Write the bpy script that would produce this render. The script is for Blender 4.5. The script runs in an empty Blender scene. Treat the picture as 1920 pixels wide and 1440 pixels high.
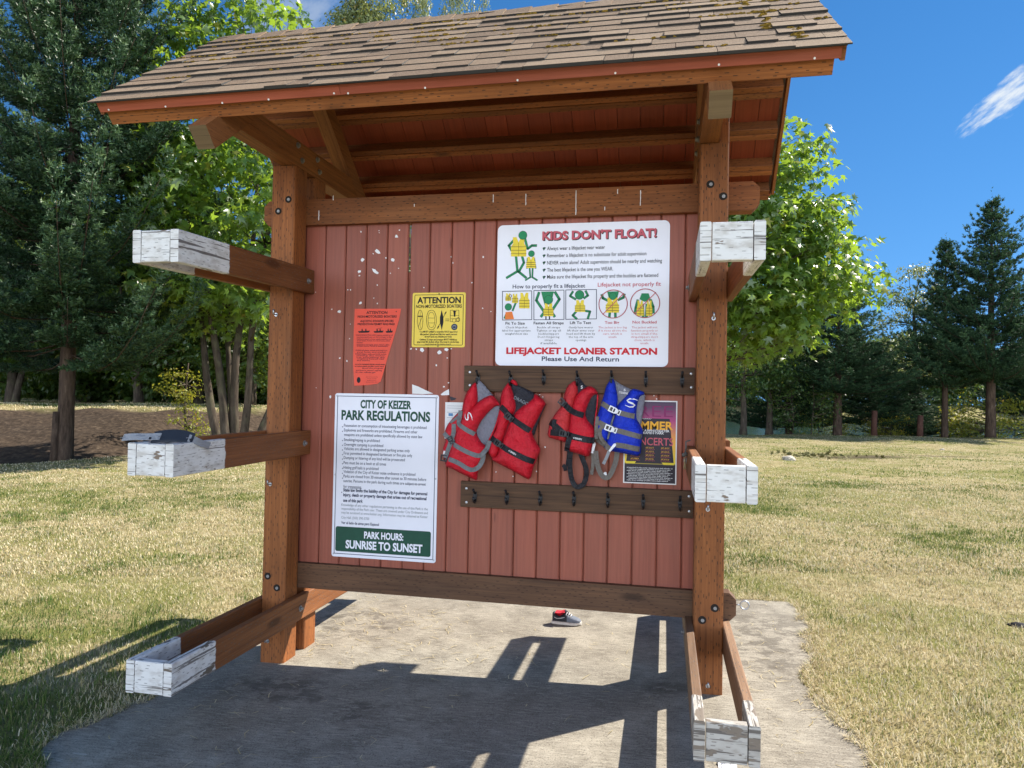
import bpy, bmesh, math, random
import numpy as np
from mathutils import Vector, Matrix, noise
from mathutils.geometry import delaunay_2d_cdt
S = bpy.context.scene
COL = S.collection
R = math.radians

# ------------------------------------------------------------------ camera
CAM = np.array([2.1634, -3.6557, 1.4791]); YAW, PITCH, ROLL, FOC = 0.2084, 0.0205, 0.0188, 1359.2
def cam_axes():
    fw = np.array([-math.sin(YAW)*math.cos(PITCH), math.cos(YAW)*math.cos(PITCH), math.sin(PITCH)])
    r = np.array([math.cos(YAW), math.sin(YAW), 0.]); u = np.cross(r, fw)
    c, s = math.cos(ROLL), math.sin(ROLL)
    return c*r+s*u, -s*r+c*u, fw
AX_R, AX_U, AX_F = cam_axes()
cd = bpy.data.cameras.new('camera'); co = bpy.data.objects.new('camera', cd); COL.objects.link(co)
cd.sensor_fit = 'HORIZONTAL'; cd.sensor_width = 36.0; cd.lens = FOC/1920*36.0
cd.clip_start = .05; cd.clip_end = 3000
mw = Matrix.Identity(4)
for i in range(3):
    mw[i][0], mw[i][1], mw[i][2], mw[i][3] = AX_R[i], AX_U[i], -AX_F[i], CAM[i]
co.matrix_world = mw
S.camera = co

# ------------------------------------------------------------------ sun, sky, exposure
SUN_DIR = Vector((.80, .64, 1.0)).normalized()          # towards the sun
ELEV = math.asin(SUN_DIR.z)
sl = bpy.data.lights.new('sun', 'SUN'); so = bpy.data.objects.new('sun', sl); COL.objects.link(so)
sl.energy = 2.9; sl.angle = R(.53); sl.color = (1, .93, .82)
so.rotation_euler = SUN_DIR.to_track_quat('Z', 'Y').to_euler()
so.location = (20, 16, 25)
w = bpy.data.worlds.new('World'); S.world = w; w.use_nodes = True
nt = w.node_tree; nt.nodes.clear()
wo = nt.nodes.new('ShaderNodeOutputWorld'); bg = nt.nodes.new('ShaderNodeBackground')
sky = nt.nodes.new('ShaderNodeTexSky'); sky.sky_type = 'NISHITA'; sky.sun_disc = False
sky.sun_elevation = ELEV; sky.sun_rotation = math.atan2(SUN_DIR.x, SUN_DIR.y)
sky.air_density = 1.0; sky.dust_density = .0; sky.ozone_density = 5.0
bg.inputs['Strength'].default_value = .15
# two small wisps of cloud high in the sky
tc = nt.nodes.new('ShaderNodeTexCoord')
def wn(t, **k):
    n = nt.nodes.new(t)
    for a, b in k.items(): setattr(n, a, b)
    return n
def wl(a, b): nt.links.new(a, b)
FILL_CLOUD = 6.6
def cloud(dirv, along, ln, wd, seed, amount):
    d = Vector(dirv).normalized(); a = (Vector(along)-Vector(along).dot(d)*d).normalized(); b = d.cross(a)
    def dot(v):
        n = wn('ShaderNodeVectorMath', operation='DOT_PRODUCT'); n.inputs[1].default_value = v; wl(tc.outputs['Generated'], n.inputs[0]); return n.outputs['Value']
    def ma(op, x, y=None):
        n = wn('ShaderNodeMath', operation=op)
        for i, q in enumerate((x, y)):
            if q is None: continue
            if hasattr(q, 'links'): wl(q, n.inputs[i])
            else: n.inputs[i].default_value = q
        return n.outputs[0]
    ua = ma('DIVIDE', dot(a), ln); ub = ma('DIVIDE', dot(b), wd)
    cx = wn('ShaderNodeCombineXYZ'); wl(ua, cx.inputs[0]); wl(ub, cx.inputs[1]); cx.inputs[2].default_value = seed
    no = wn('ShaderNodeTexNoise'); no.inputs['Scale'].default_value = 2.2; no.inputs['Detail'].default_value = 7; no.inputs['Roughness'].default_value = .62
    wl(cx.outputs[0], no.inputs['Vector'])
    r2 = ma('ADD', ma('MULTIPLY', ua, ua), ma('MULTIPLY', ub, ub))
    v = ma('ADD', ma('SUBTRACT', .95, r2), ma('MULTIPLY', ma('SUBTRACT', no.outputs[0], .5), 2.6))
    front = ma('GREATER_THAN', dot(d), .5)
    n = wn('ShaderNodeMapRange'); n.interpolation_type = 'SMOOTHSTEP'; wl(v, n.inputs['Value'])
    n.inputs['From Min'].default_value = .15; n.inputs['From Max'].default_value = 1.25
    return ma('MULTIPLY', ma('MULTIPLY', n.outputs[0], front), amount)
def pdir(px, py): return AX_F+((px-960)*AX_R-(py-720)*AX_U)/FOC
c1 = cloud(pdir(1900, 172), pdir(1950, 120)-pdir(1800, 235), .066, .020, 3.1, .9)
c2 = cloud(pdir(545, 15), pdir(600, -40)-pdir(480, 40), .09, .05, 8.7, .32)
mx = wn('ShaderNodeMath', operation='MAXIMUM'); wl(c1, mx.inputs[0]); wl(c2, mx.inputs[1])
mix = wn('ShaderNodeMix', data_type='RGBA'); wl(mx.outputs[0], mix.inputs['Factor']); mix.inputs[7].default_value = (1.7, 1.8, 1.85, 1)
hs = wn('ShaderNodeHueSaturation'); hs.inputs['Hue'].default_value = .517; hs.inputs['Saturation'].default_value = 1.27
vm = wn('ShaderNodeVectorMath', operation='MULTIPLY_ADD'); vm.inputs[1].default_value = (1, 1, .95); vm.inputs[2].default_value = (0, 0, .27)
wl(tc.outputs['Generated'], vm.inputs[0]); wl(vm.outputs[0], sky.inputs['Vector'])       # clear dry air: little paling towards the horizon
tint = wn('ShaderNodeMix', data_type='RGBA', blend_type='MULTIPLY'); tint.inputs['Factor'].default_value = 1; tint.inputs[7].default_value = (.60, .505, .315, 1)
wl(sky.outputs[0], hs.inputs['Color']); wl(hs.outputs[0], tint.inputs[6]); wl(tint.outputs[2], mix.inputs[6])
# added fill light: unseen bright cloud behind the camera, brightens the shaded front
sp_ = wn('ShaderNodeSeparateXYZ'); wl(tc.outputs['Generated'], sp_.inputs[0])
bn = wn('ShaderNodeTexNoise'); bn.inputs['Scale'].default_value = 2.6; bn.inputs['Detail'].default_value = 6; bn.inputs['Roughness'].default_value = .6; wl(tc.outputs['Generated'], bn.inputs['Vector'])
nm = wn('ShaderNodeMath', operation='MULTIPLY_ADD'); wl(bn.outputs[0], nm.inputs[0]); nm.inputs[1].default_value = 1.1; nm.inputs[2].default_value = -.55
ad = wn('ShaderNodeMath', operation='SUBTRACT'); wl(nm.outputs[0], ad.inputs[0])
el = wn('ShaderNodeMath', operation='MULTIPLY_ADD'); wl(sp_.outputs[2], el.inputs[0]); el.inputs[1].default_value = 1.5; wl(sp_.outputs[1], el.inputs[2]); wl(el.outputs[0], ad.inputs[1])      # keeps the added fill low over the horizon
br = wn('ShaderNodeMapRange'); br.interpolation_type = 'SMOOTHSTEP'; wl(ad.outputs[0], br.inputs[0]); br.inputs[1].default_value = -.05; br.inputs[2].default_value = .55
mb2 = wn('ShaderNodeMix', data_type='RGBA'); wl(br.outputs[0], mb2.inputs['Factor']); wl(mix.outputs[2], mb2.inputs[6]); mb2.inputs[7].default_value = (FILL_CLOUD*.89, FILL_CLOUD*1.0, FILL_CLOUD*1.17, 1)
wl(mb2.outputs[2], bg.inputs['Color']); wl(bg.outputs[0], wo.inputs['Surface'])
S.view_settings.view_transform = 'Standard'; S.view_settings.look = 'None'
S.view_settings.gamma = 1; S.view_settings.use_curve_mapping = False
S.view_settings.exposure = 1.83
S.render.engine = 'CYCLES'
S.cycles.use_denoising = True
S.cycles.max_bounces = 7; S.cycles.diffuse_bounces = 4; S.cycles.transmission_bounces = 4; S.cycles.transparent_max_bounces = 4

# ------------------------------------------------------------------ materials
class M:
    """small node-graph writer"""
    def __init__(s, name):
        s.m = bpy.data.materials.new(name); s.m.use_nodes = True; s.t = s.m.node_tree; s.t.nodes.clear()
        s.o = s.t.nodes.new('ShaderNodeOutputMaterial'); s.b = s.t.nodes.new('ShaderNodeBsdfPrincipled')
        s.t.links.new(s.b.outputs[0], s.o.inputs['Surface'])
    def n(s, t, **k):
        q = s.t.nodes.new(t)
        for a, b in k.items(): setattr(q, a, b)
        return q
    def put(s, sock, v):
        if v is None: return
        if hasattr(v, 'links'): s.t.links.new(v, sock)
        else: sock.default_value = v
    def math(s, op, a, b=None, c=None, clamp=False):
        q = s.n('ShaderNodeMath', operation=op); q.use_clamp = clamp
        for i, v in enumerate((a, b, c)): s.put(q.inputs[i], v)
        return q.outputs[0]
    def uv(s): return s.n('ShaderNodeTexCoord').outputs['UV']
    def obj(s): return s.n('ShaderNodeTexCoord').outputs['Object']
    def pos(s): return s.n('ShaderNodeNewGeometry').outputs['Position']
    def attr(s, name): return s.n('ShaderNodeAttribute', attribute_name=name).outputs['Fac']
    def sep(s, v):
        q = s.n('ShaderNodeSeparateXYZ'); s.put(q.inputs[0], v); return q.outputs
    def scale(s, v, sc, off=(0, 0, 0)):
        q = s.n('ShaderNodeMapping'); s.put(q.inputs[0], v); q.inputs['Scale'].default_value = sc; q.inputs['Location'].default_value = off; return q.outputs[0]
    def noise(s, v, sc=1, det=4, ro=.55, dist=0):
        q = s.n('ShaderNodeTexNoise'); s.put(q.inputs['Vector'], v); q.inputs['Scale'].default_value = sc; q.inputs['Detail'].default_value = det
        q.inputs['Roughness'].default_value = ro; q.inputs['Distortion'].default_value = dist; return q.outputs[0]
    def vor(s, v, sc=1, feature='F1', out='Distance'):
        q = s.n('ShaderNodeTexVoronoi', feature=feature); s.put(q.inputs['Vector'], v); q.inputs['Scale'].default_value = sc; return q.outputs[out]
    def rng(s, v, a, b, c=0, d=1, smooth=True):
        q = s.n('ShaderNodeMapRange'); q.interpolation_type = 'SMOOTHSTEP' if smooth else 'LINEAR'; s.put(q.inputs[0], v)
        for i, k in enumerate((a, b, c, d)): q.inputs[i+1].default_value = k
        return q.outputs[0]
    def mix(s, f, a, b, mode='MIX'):
        q = s.n('ShaderNodeMix', data_type='RGBA', blend_type=mode); s.put(q.inputs[0], f)
        for i, v in ((6, a), (7, b)):
            if isinstance(v, tuple) and len(v) == 3: v = v+(1,)
            s.put(q.inputs[i], v)
        return q.outputs[2]
    def ramp(s, f, *st):
        q = s.n('ShaderNodeValToRGB'); s.put(q.inputs[0], f); e = q.color_ramp.elements
        while len(e) < len(st): e.new(.5)
        for i, (p, c) in enumerate(st): e[i].position = p; e[i].color = c+(1,)
        return q.outputs[0]
    def bump(s, h, st=.3, d=.01):
        q = s.n('ShaderNodeBump'); q.inputs['Strength'].default_value = st; q.inputs['Distance'].default_value = d; s.put(q.inputs['Height'], h)
        s.t.links.new(q.outputs[0], s.b.inputs['Normal'])
    def fin(s, c, rough=.6, spec=.4, metal=0):
        if isinstance(c, tuple) and len(c) == 3: c = c+(1,)
        s.put(s.b.inputs['Base Color'], c); s.put(s.b.inputs['Roughness'], rough); s.b.inputs['Specular IOR Level'].default_value = spec
        s.b.inputs['Metallic'].default_value = metal
        return s.m
    def leaf(s, c, trans=.45, tcol=None, rough=.55, spec=.3):
        """foliage: diffuse and gloss plus light passing through"""
        s.fin(c, rough, spec)
        tr = s.n('ShaderNodeBsdfTranslucent'); s.put(tr.inputs[0], tcol if tcol is not None else c)
        ad = s.n('ShaderNodeMixShader'); ad.inputs[0].default_value = trans
        s.t.links.new(s.b.outputs[0], ad.inputs[1]); s.t.links.new(tr.outputs[0], ad.inputs[2]); s.t.links.new(ad.outputs[0], s.o.inputs['Surface'])
        return s.m

def plain(name, c, rough=.6, spec=.4, metal=0, var=.12, sc=30):
    m = M(name); n = m.noise(m.obj(), sc, 3)
    k = m.rng(n, .25, .75, 1-var, 1+var*.6, False)
    return m.fin(m.mix(1.0, c, m_grey(m, k), 'MULTIPLY'), rough, spec, metal)
def m_grey(m, v):
    q = m.n('ShaderNodeCombineColor')
    for i in range(3): m.put(q.inputs[i], v)
    return q.outputs[0]

def dashes(m, uv):
    """rows of short incising slits as in pressure treated lumber, uneven in length and often missing"""
    u, v, _ = m.sep(uv)
    rv = m.math('DIVIDE', m.math('ADD', v, m.math('MULTIPLY', m.noise(m.scale(uv, (9, 9, 1)), 1, 2), .006)), .0125); row = m.math('FLOOR', rv)
    fv = m.math('ABSOLUTE', m.math('SUBTRACT', m.math('FRACT', rv), .5))
    def wn_(a, b):
        q = m.n('ShaderNodeCombineXYZ'); m.put(q.inputs[0], a); m.put(q.inputs[1], b); w_ = m.n('ShaderNodeTexWhiteNoise', noise_dimensions='2D'); m.put(w_.inputs['Vector'], q.outputs[0]); return w_.outputs['Value']
    uu = m.math('ADD', m.math('DIVIDE', u, .055), m.math('ADD', m.math('MULTIPLY', m.math('FRACT', m.math('MULTIPLY', row, .381)), 1.0), m.math('MULTIPLY', wn_(row, 3.3), .35)))
    cell = m.math('FLOOR', uu); h = wn_(row, cell); h2 = wn_(cell, m.math('ADD', row, 7.7))
    fu = m.math('ABSOLUTE', m.math('SUBTRACT', m.math('FRACT', uu), m.math('ADD', .38, m.math('MULTIPLY', h2, .24))))
    a = m.rng(fv, .07, .19, 1, 0); ln = m.math('ADD', .05, m.math('MULTIPLY', h, .11))
    b = m.rng(m.math('SUBTRACT', fu, ln), -.03, .03, 1, 0)
    return m.math('MULTIPLY', m.math('MULTIPLY', a, b), m.rng(h, .22, .6, 0, 1))

def wood(name, lo, hi, dash=.75, paint=None, cover=.5, bare=(.14, .115, .095), rough=.65):
    m = M(name); uv = m.uv()
    wob = m.noise(m.scale(uv, (1.5, 5, 1)), 1, 2)
    g1 = m.noise(m.scale(uv, (2.2, 75, 1)), 1, 5, .6, .6)
    g2 = m.noise(m.scale(uv, (6, 260, 1)), 1, 2)
    g = m.math('ADD', m.math('MULTIPLY', g1, .75), m.math('MULTIPLY', g2, .25))
    c = m.ramp(g, (.3, lo), (.68, hi))
    c = m.mix(m.rng(wob, .35, .75, 0, .45), c, tuple(x*.62 for x in lo))
    rn = m.attr('rnd'); c = m.mix(1.0, c, m_grey(m, m.rng(rn, 0, 1, .74, 1.16, False)), 'MULTIPLY')
    fade = m.rng(m.noise(m.scale(uv, (.9, 2.2, 1), (5, 3, 0)), 1, 4, .6), .5, .78, 0, .25); c = m.mix(fade, c, tuple(.5*a+.5*b for a, b in zip(hi, (.36, .26, .17))))
    chk = m.rng(m.noise(m.scale(uv, (1.1, 130, 1), (2, 7, 0)), 1, 3, .5), .665, .70, 0, .75); c = m.mix(chk, c, tuple(x*.3 for x in lo))
    kn = m.rng(m.vor(m.scale(uv, (1.5, 5.0, 1)), 1), .06, .15, 1, 0)
    c = m.mix(m.math('MULTIPLY', kn, .75), c, tuple(x*.35 for x in lo))
    h = m.math('MULTIPLY', g1, .5)
    if paint:
        u, v, _ = m.sep(uv)
        e = m.noise(m.scale(uv, (3, 25, 1)), 1, 3)
        crack = m.rng(m.noise(m.scale(uv, (9, 95, 1)), 1, 5, .62, 1.0), .5-.16*(1-cover)+.04, .5-.16*(1-cover)+.09, 0, 1)
        crack = m.math('SUBTRACT', 1.0, crack)
        patch = m.rng(m.noise(m.scale(uv, (6, 17, 1)), 1, 4, .6), .70-.24*(1-cover), .73-.24*(1-cover), 0, 1)
        flake = m.math('MAXIMUM', m.math('MULTIPLY', m.rng(g1, .635-.15*(1-cover), .67-.15*(1-cover), 0, 1), .85), patch)
        stain = m.mix(m.rng(m.noise(m.scale(uv, (14, 30, 1)), 1, 4), .42, .72, 0, .7), (.74, .73, .70) if cover > .4 else (.46, .44, .40), (.44, .40, .345) if cover > .4 else (.26, .225, .18))
        pc = m.mix(flake, stain, m.mix(patch, (.085, .07, .06), bare))
        if paint < 5:
            inside = m.rng(m.math('ADD', u, m.math('MULTIPLY', m.math('SUBTRACT', e, .5), .03)), paint-.004, paint+.004, 1, 0)
            c = m.mix(inside, c, pc)
        else: c = pc
        h = m.math('SUBTRACT', h, m.math('MULTIPLY', flake, .3))
    if dash:
        d = dashes(m, uv); c = m.mix(m.math('MULTIPLY', d, dash), c, (.028, .015, .009) if not paint else (.11, .095, .085)); h = m.math('SUBTRACT', h, m.math('MULTIPLY', d, .8))
    m.bump(h, .35, .004)
    return m.fin(c, rough, .3)

MT = {}
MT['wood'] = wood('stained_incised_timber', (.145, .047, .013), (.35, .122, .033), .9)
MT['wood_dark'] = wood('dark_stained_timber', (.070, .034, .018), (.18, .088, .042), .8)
MT['wood_clean'] = wood('stained_smooth_timber', (.16, .056, .018), (.36, .142, .044), .35)
MT['rail'] = wood('walnut_stained_board', (.040, .020, .010), (.165, .083, .040), 0)
MT['grey_end'] = wood('greyed_end_grain', (.10, .065, .03), (.22, .15, .075), 0)
MT['arm_white'] = wood('arm_board_with_white_paint', (.16, .054, .016), (.34, .128, .040), .55, .36, .74, (.22, .165, .12))
MT['arm_worn'] = wood('arm_board_with_worn_paint', (.15, .052, .018), (.31, .12, .040), .7, .30, .50, (.15, .12, .09))
MT['arm_bare'] = wood('arm_board_greyed', (.15, .085, .048), (.30, .18, .105), .8, .22, .32, (.20, .165, .13))
MT['block_white'] = wood('white_painted_block', (.2, .1, .05), (.4, .2, .1), .5, 9, .72, (.22, .165, .12))
MT['block_worn'] = wood('peeling_painted_block', (.2, .1, .05), (.4, .2, .1), .6, 9, .55, (.16, .125, .09))
MT['block_bare'] = wood('grey_bare_block', (.2, .1, .05), (.4, .25, .15), .6, 9, .38, (.20, .165, .13))

def red_boards(name, base):
    m = M(name); uv = m.uv()
    g = m.noise(m.scale(uv, (2.0, 60, 1)), 1, 5, .6, .5); b = m.noise(m.scale(uv, (1.2, 3, 1)), 1, 3); rn = m.attr('rnd')
    c = m.ramp(g, (.3, tuple(x*.78 for x in base)), (.7, tuple(min(1, x*1.14) for x in base)))
    c = m.mix(m.rng(b, .4, .75, 0, .35), c, (base[0]*.72, base[1]*.8, base[2]*.9))
    c = m.mix(1.0, c, m_grey(m, m.rng(rn, 0, 1, .86, 1.1, False)), 'MULTIPLY')
    fd = m.rng(m.noise(m.scale(m.obj(), (.9, 1, .7)), 2.0, 4, .6), .42, .7, 0, .16); c = m.mix(fd, c, (min(1, base[0]*.98), base[1]*1.55, base[2]*1.75))
    dr = m.rng(m.noise(m.scale(uv, (.8, 26, 1), (9, 1, 0)), 1, 3, .5), .60, .72, 0, .28); c = m.mix(dr, c, (base[0]*.55, base[1]*.6, base[2]*.7))
    kn = m.rng(m.vor(m.scale(uv, (1.6, 9, 1)), 1), .03, .07, 1, 0)
    c = m.mix(m.math('MULTIPLY', kn, .55), c, tuple(x*.35 for x in base))
    m.bump(g, .15, .003)
    return m.fin(c, .5, .35)
MT['red'] = red_boards('red_stained_boards', (.315, .088, .052))
MT['soffit'] = red_boards('red_stained_soffit', (.29, .058, .024))
MT['trim'] = red_boards('red_painted_trim', (.35, .085, .046))

m = M('asphalt_shingle'); rn = m.attr('rnd'); ob = m.obj()
sp = m.noise(ob, 330, 2, .7); bl = m.noise(ob, 2.5, 4); bl2 = m.noise(ob, 16, 3)
c = m.ramp(m.math('ADD', m.math('MULTIPLY', rn, .55), m.math('MULTIPLY', bl, .5)), (.1, (.105, .064, .037)), (.5, (.21, .138, .080)), (.9, (.31, .22, .138)))
c = m.mix(m.rng(sp, .40, .68, 0, .6), c, (.40, .29, .205)); c = m.mix(m.rng(sp, .5, .3, 0, .65), c, (.035, .027, .022))
c = m.mix(m.rng(bl2, .52, .75, 0, .3), c, (.20, .17, .12))
m.bump(sp, .5, .003); MT['shingle'] = m.fin(c, .9, .2)
m = M('dry_moss'); n1 = m.noise(m.obj(), 60, 4)
m.bump(m.noise(m.obj(), 300, 2), .8, .01); MT['moss'] = m.fin(m.ramp(n1, (.3, (.10, .065, .012)), (.5, (.27, .17, .03)), (.72, (.46, .27, .05))), 1, .05)
MT['dark_edge'] = plain('drip_edge_and_tab_shade', (.03, .028, .026), .7)
MT['steel'] = plain('galvanised_steel', (.52, .53, .55), .38, .5, .9, .2, 60)
MT['steel_dull'] = plain('dull_zinc', (.30, .29, .28), .55, .5, .6, .25, 80)
MT['recess_shade'] = plain('painted_recess_shade', (.02, .014, .010), .9)
MT['black_metal'] = plain('black_iron', (.012, .012, .014), .45)
MT['white'] = plain('white_enamel', (.78, .78, .84), .38, .5, 0, .04, 6)
MT['paper'] = plain('white_paper', (.78, .77, .76), .8, .2, 0, .05, 20)
MT['yellow'] = plain('yellow_enamel', (.80, .58, .035), .4, .5, 0, .06, 8)
MT['orange_paper'] = plain('salmon_paper', (.83, .115, .075), .8, .2, 0, .06, 10)
MT['ink'] = plain('black_ink', (.018, .018, .022), .6, .2)
MT['navy_ink'] = plain('navy_ink', (.02, .03, .07), .6, .2)
MT['green_ink'] = plain('dark_green_ink', (.012, .070, .042), .5, .3)
MT['red_ink'] = plain('red_ink', (.60, .012, .025), .5, .3)
MT['pink_ink'] = plain('faded_red_ink', (.55, .10, .13), .5, .3)
MT['grey_ink'] = plain('grey_ink', (.20, .22, .24), .6, .2)
MT['frog_green'] = plain('bright_green_ink', (.010, .235, .085), .5, .3)
MT['vest_yellow'] = plain('yellow_ink', (.80, .62, .04), .5, .3)
MT['orange_ink'] = plain('orange_ink', (.80, .20, .03), .5, .3)
MT['brown_ink'] = plain('brown_ink', (.16, .09, .012), .5, .3)
MT['magenta_ink'] = plain('magenta_ink', (.22, .010, .10), .5, .3)
MT['gold_ink'] = plain('gold_ink', (.82, .40, .03), .5, .3)
MT['charcoal_ink'] = plain('charcoal_ink', (.030, .024, .034), .5, .3)
MT['maroon_ink'] = plain('maroon_ink', (.16, .02, .03), .5, .3)
MT['blue_ink'] = plain('blue_ink', (.10, .25, .45), .5, .3)
m = M('sunset_poster_print'); x, y, z = m.sep(m.obj())
MT['poster'] = m.fin(m.ramp(m.rng(z, 1.06, 1.48, 0, 1, False), (.0, (.02, .02, .035)), (.22, (.025, .02, .035)), (.24, (.80, .62, .03)), (.55, (.75, .30, .04)), (.76, (.40, .03, .16)), (.92, (.09, .02, .08)), (1., (.04, .015, .05))), .35, .4)
def fabric(name, c, rough=.75, sheen=.0, spec=.3):
    m = M(name); uv = m.uv(); n1 = m.noise(m.scale(uv, (1, 1, 1)), 9, 4); cr = m.noise(m.scale(uv, (20, 11, 1)), 1, 4, .62, 2.2); cr2 = m.noise(m.scale(uv, (9, 34, 1)), 1, 3, .6, 1.5); wv = m.noise(uv, 900, 1)
    k = m.mix(m.rng(n1, .4, .72, 0, .35), c, tuple(min(1, x*.8+.035) for x in c)); k = m.mix(m.rng(cr, .5, .3, 0, .35), k, tuple(x*.6 for x in c))
    m.bump(m.math('ADD', m.math('ADD', m.math('MULTIPLY', cr, 1.), m.math('MULTIPLY', cr2, .6)), m.math('MULTIPLY', wv, .05)), .75, .018)
    return m.fin(k, rough, spec)
MT['vest_red'] = fabric('red_nylon', (.57, .008, .022), .55)
MT['vest_red2'] = fabric('faded_red_nylon', (.55, .03, .035), .6)
MT['vest_blue'] = fabric('royal_blue_nylon', (.004, .030, .50), .5)
MT['lining_grey'] = fabric('grey_nylon', (.20, .20, .24), .6)
MT['lining_black'] = fabric('charcoal_nylon', (.022, .022, .030), .6)
MT['web_grey'] = fabric('grey_webbing', (.17, .175, .18), .6)
MT['web_tan'] = fabric('taupe_webbing', (.17, .15, .13), .65)
MT['web_black'] = fabric('black_webbing', (.010, .010, .014), .5)
MT['plastic_black'] = plain('black_plastic', (.015, .015, .02), .35)
MT['plastic_white'] = plain('white_plastic', (.80, .80, .82), .3)
MT['foam_black'] = plain('navy_black_foam', (.012, .018, .030), .6)
MT['strap_grey'] = fabric('pale_grey_strap', (.30, .31, .33), .6)
MT['rope'] = plain('frayed_rope', (.35, .27, .15), .9, .1, 0, .4, 200)
MT['rope_dark'] = plain('grey_knot', (.12, .11, .10), .9, .1, 0, .4, 200)
MT['shoe_dark'] = plain('black_canvas', (.022, .024, .032), .7)
MT['shoe_grey'] = plain('grey_blue_canvas', (.13, .15, .19), .7)
MT['sole'] = plain('white_rubber', (.62, .58, .52), .6)
MT['shoe_red'] = plain('red_lining', (.55, .015, .03), .7)

m = M('worn_concrete'); p = m.pos()
n0 = m.noise(p, .9, 5, .6); n1 = m.noise(p, 5, 5, .65); n2 = m.noise(m.scale(p, (14, 75, 1)), 1, 4, .65); n3 = m.noise(p, 150, 3, .7)
c = m.ramp(n1, (.28, (.165, .145, .115)), (.5, (.285, .258, .208)), (.72, (.39, .355, .288)))
c = m.mix(m.rng(n0, .42, .66, 0, .6), c, (.20, .175, .14))
c = m.mix(m.rng(n2, .50, .70, 0, .65), c, (.44, .40, .325)); c = m.mix(m.rng(n2, .48, .30, 0, .6), c, (.13, .112, .088))
c = m.mix(m.rng(n3, .55, .66, 0, .85), c, (.085, .074, .06)); c = m.mix(m.rng(n3, .43, .32, 0, .65), c, (.44, .41, .35))
st = m.math('MULTIPLY', m.rng(m.noise(m.scale(p, (2.6, 2.2, 1), (3.7, 1.2, 0)), 1, 5, .7), .56, .68, 0, 1), m.rng(m.vor(m.scale(p, (.55, .7, 1), (.1, .62, 0)), 1), .2, .5, 1, 0))
c = m.mix(m.math('MULTIPLY', st, .75), c, (.06, .05, .045))
def near(cx, cy, rx, ry):
    x_, y_, _ = m.sep(p); a_ = m.math('DIVIDE', m.math('SUBTRACT', x_, cx), rx); b_ = m.math('DIVIDE', m.math('SUBTRACT', y_, cy), ry)
    return m.rng(m.math('ADD', m.math('MULTIPLY', a_, a_), m.math('MULTIPLY', b_, b_)), .1, 1.0, 1, 0)
blot = m.noise(m.scale(p, (7, 9, 1)), 1, 6, .72)
for cx_, cy_, rx_, ry_, th_ in ((.28, -.33, .42, .22, .50), (.75, -.5, .5, .2, .56), (2.2, .05, .16, .10, .42), (2.75, .9, .5, .8, .50), (.2, .75, .5, .45, .52)):
    c = m.mix(m.math('MULTIPLY', m.math('MULTIPLY', near(cx_, cy_, rx_, ry_), m.rng(blot, th_-.03, th_+.05, 0, 1)), .55), c, (.075, .064, .052))
hair = m.math('MULTIPLY', 0.0, 0.0) if True else m.rng(m.vor(m.mix(.04, p, m.n('ShaderNodeTexNoise').outputs[1]), .75, 'DISTANCE_TO_EDGE'), .0, .004, 1, 0)
c = m.mix(m.math('MULTIPLY', hair, .55), c, (.07, .06, .05))
scr = m.rng(m.noise(m.scale(p, (5, 34, 1), (3, 8, 0)), 1, 3, .5, 1.5), .70, .73, 0, .5); c = m.mix(scr, c, (.50, .47, .40))
m.bump(m.math('ADD', n3, m.math('MULTIPLY', n2, .6)), .35, .004); MT['concrete'] = m.fin(c, .9, .2)

m = M('dry_lawn'); p = m.pos(); dirt = m.attr('dirt')
n0 = m.noise(p, .35, 4, .6); n1 = m.noise(p, 1.6, 4, .62); n2 = m.noise(p, 9, 4, .65); n3 = m.noise(p, 55, 3, .7)
dry = m.ramp(n2, (.3, (.20, .155, .08)), (.5, (.33, .27, .145)), (.72, (.48, .41, .25)))
grn = m.ramp(n3, (.3, (.085, .10, .020)), (.7, (.22, .225, .055)))
gm = m.math('ADD', m.math('MULTIPLY', n1, .55), m.math('MULTIPLY', n0, .45))
c = m.mix(m.rng(gm, .43, .58, .10, .85), dry, grn)
c = m.mix(m.rng(n3, .56, .72, 0, .6), c, (.09, .07, .03)); c = m.mix(m.rng(n3, .42, .3, 0, .5), c, (.62, .50, .27))
soil = m.ramp(n2, (.3, (.030, .022, .016)), (.55, (.070, .050, .035)), (.75, (.14, .105, .073)))
c = m.mix(dirt, c, soil)
m.bump(m.math('ADD', n3, n2), .6, .03); MT['lawn'] = m.fin(c, 1, .1)

m = M('grass_blade'); rn = m.attr('rnd'); uvx, uvy, _ = m.sep(m.uv())
c = m.ramp(rn, (.0, (.055, .115, .016)), (.25, (.13, .185, .045)), (.42, (.27, .27, .09)), (.55, (.43, .345, .175)), (.8, (.62, .52, .31)), (1., (.76, .68, .48)))
MT['blade'] = m.leaf(c, .3, None, .7, .2)

m = M('lake_water'); p = m.pos(); m.bump(m.noise(m.scale(p, (.25, 1.6, 1)), 1.2, 4), .25, .15)
MT['water'] = m.fin((.012, .035, .028), .12, .5)

m = M('bark_grey'); ob = m.obj(); n1 = m.noise(m.scale(ob, (7, 7, 1.6)), 1.5, 5, .65); n2 = m.noise(ob, 3, 3)
c = m.ramp(n1, (.3, (.035, .028, .023)), (.6, (.095, .075, .058)), (.8, (.17, .145, .115))); c = m.mix(m.rng(n2, .5, .7, 0, .5), c, (.13, .13, .075))
m.bump(n1, .8, .03); MT['bark'] = m.fin(c, .95, .1)
m = M('bark_brown'); ob = m.obj(); n1 = m.noise(m.scale(ob, (9, 9, 2)), 1.5, 5, .65)
c = m.ramp(n1, (.3, (.035, .024, .018)), (.6, (.095, .066, .048)), (.82, (.20, .15, .115))); m.bump(n1, .8, .03); MT['bark_brown'] = m.fin(c, .95, .1)

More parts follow.
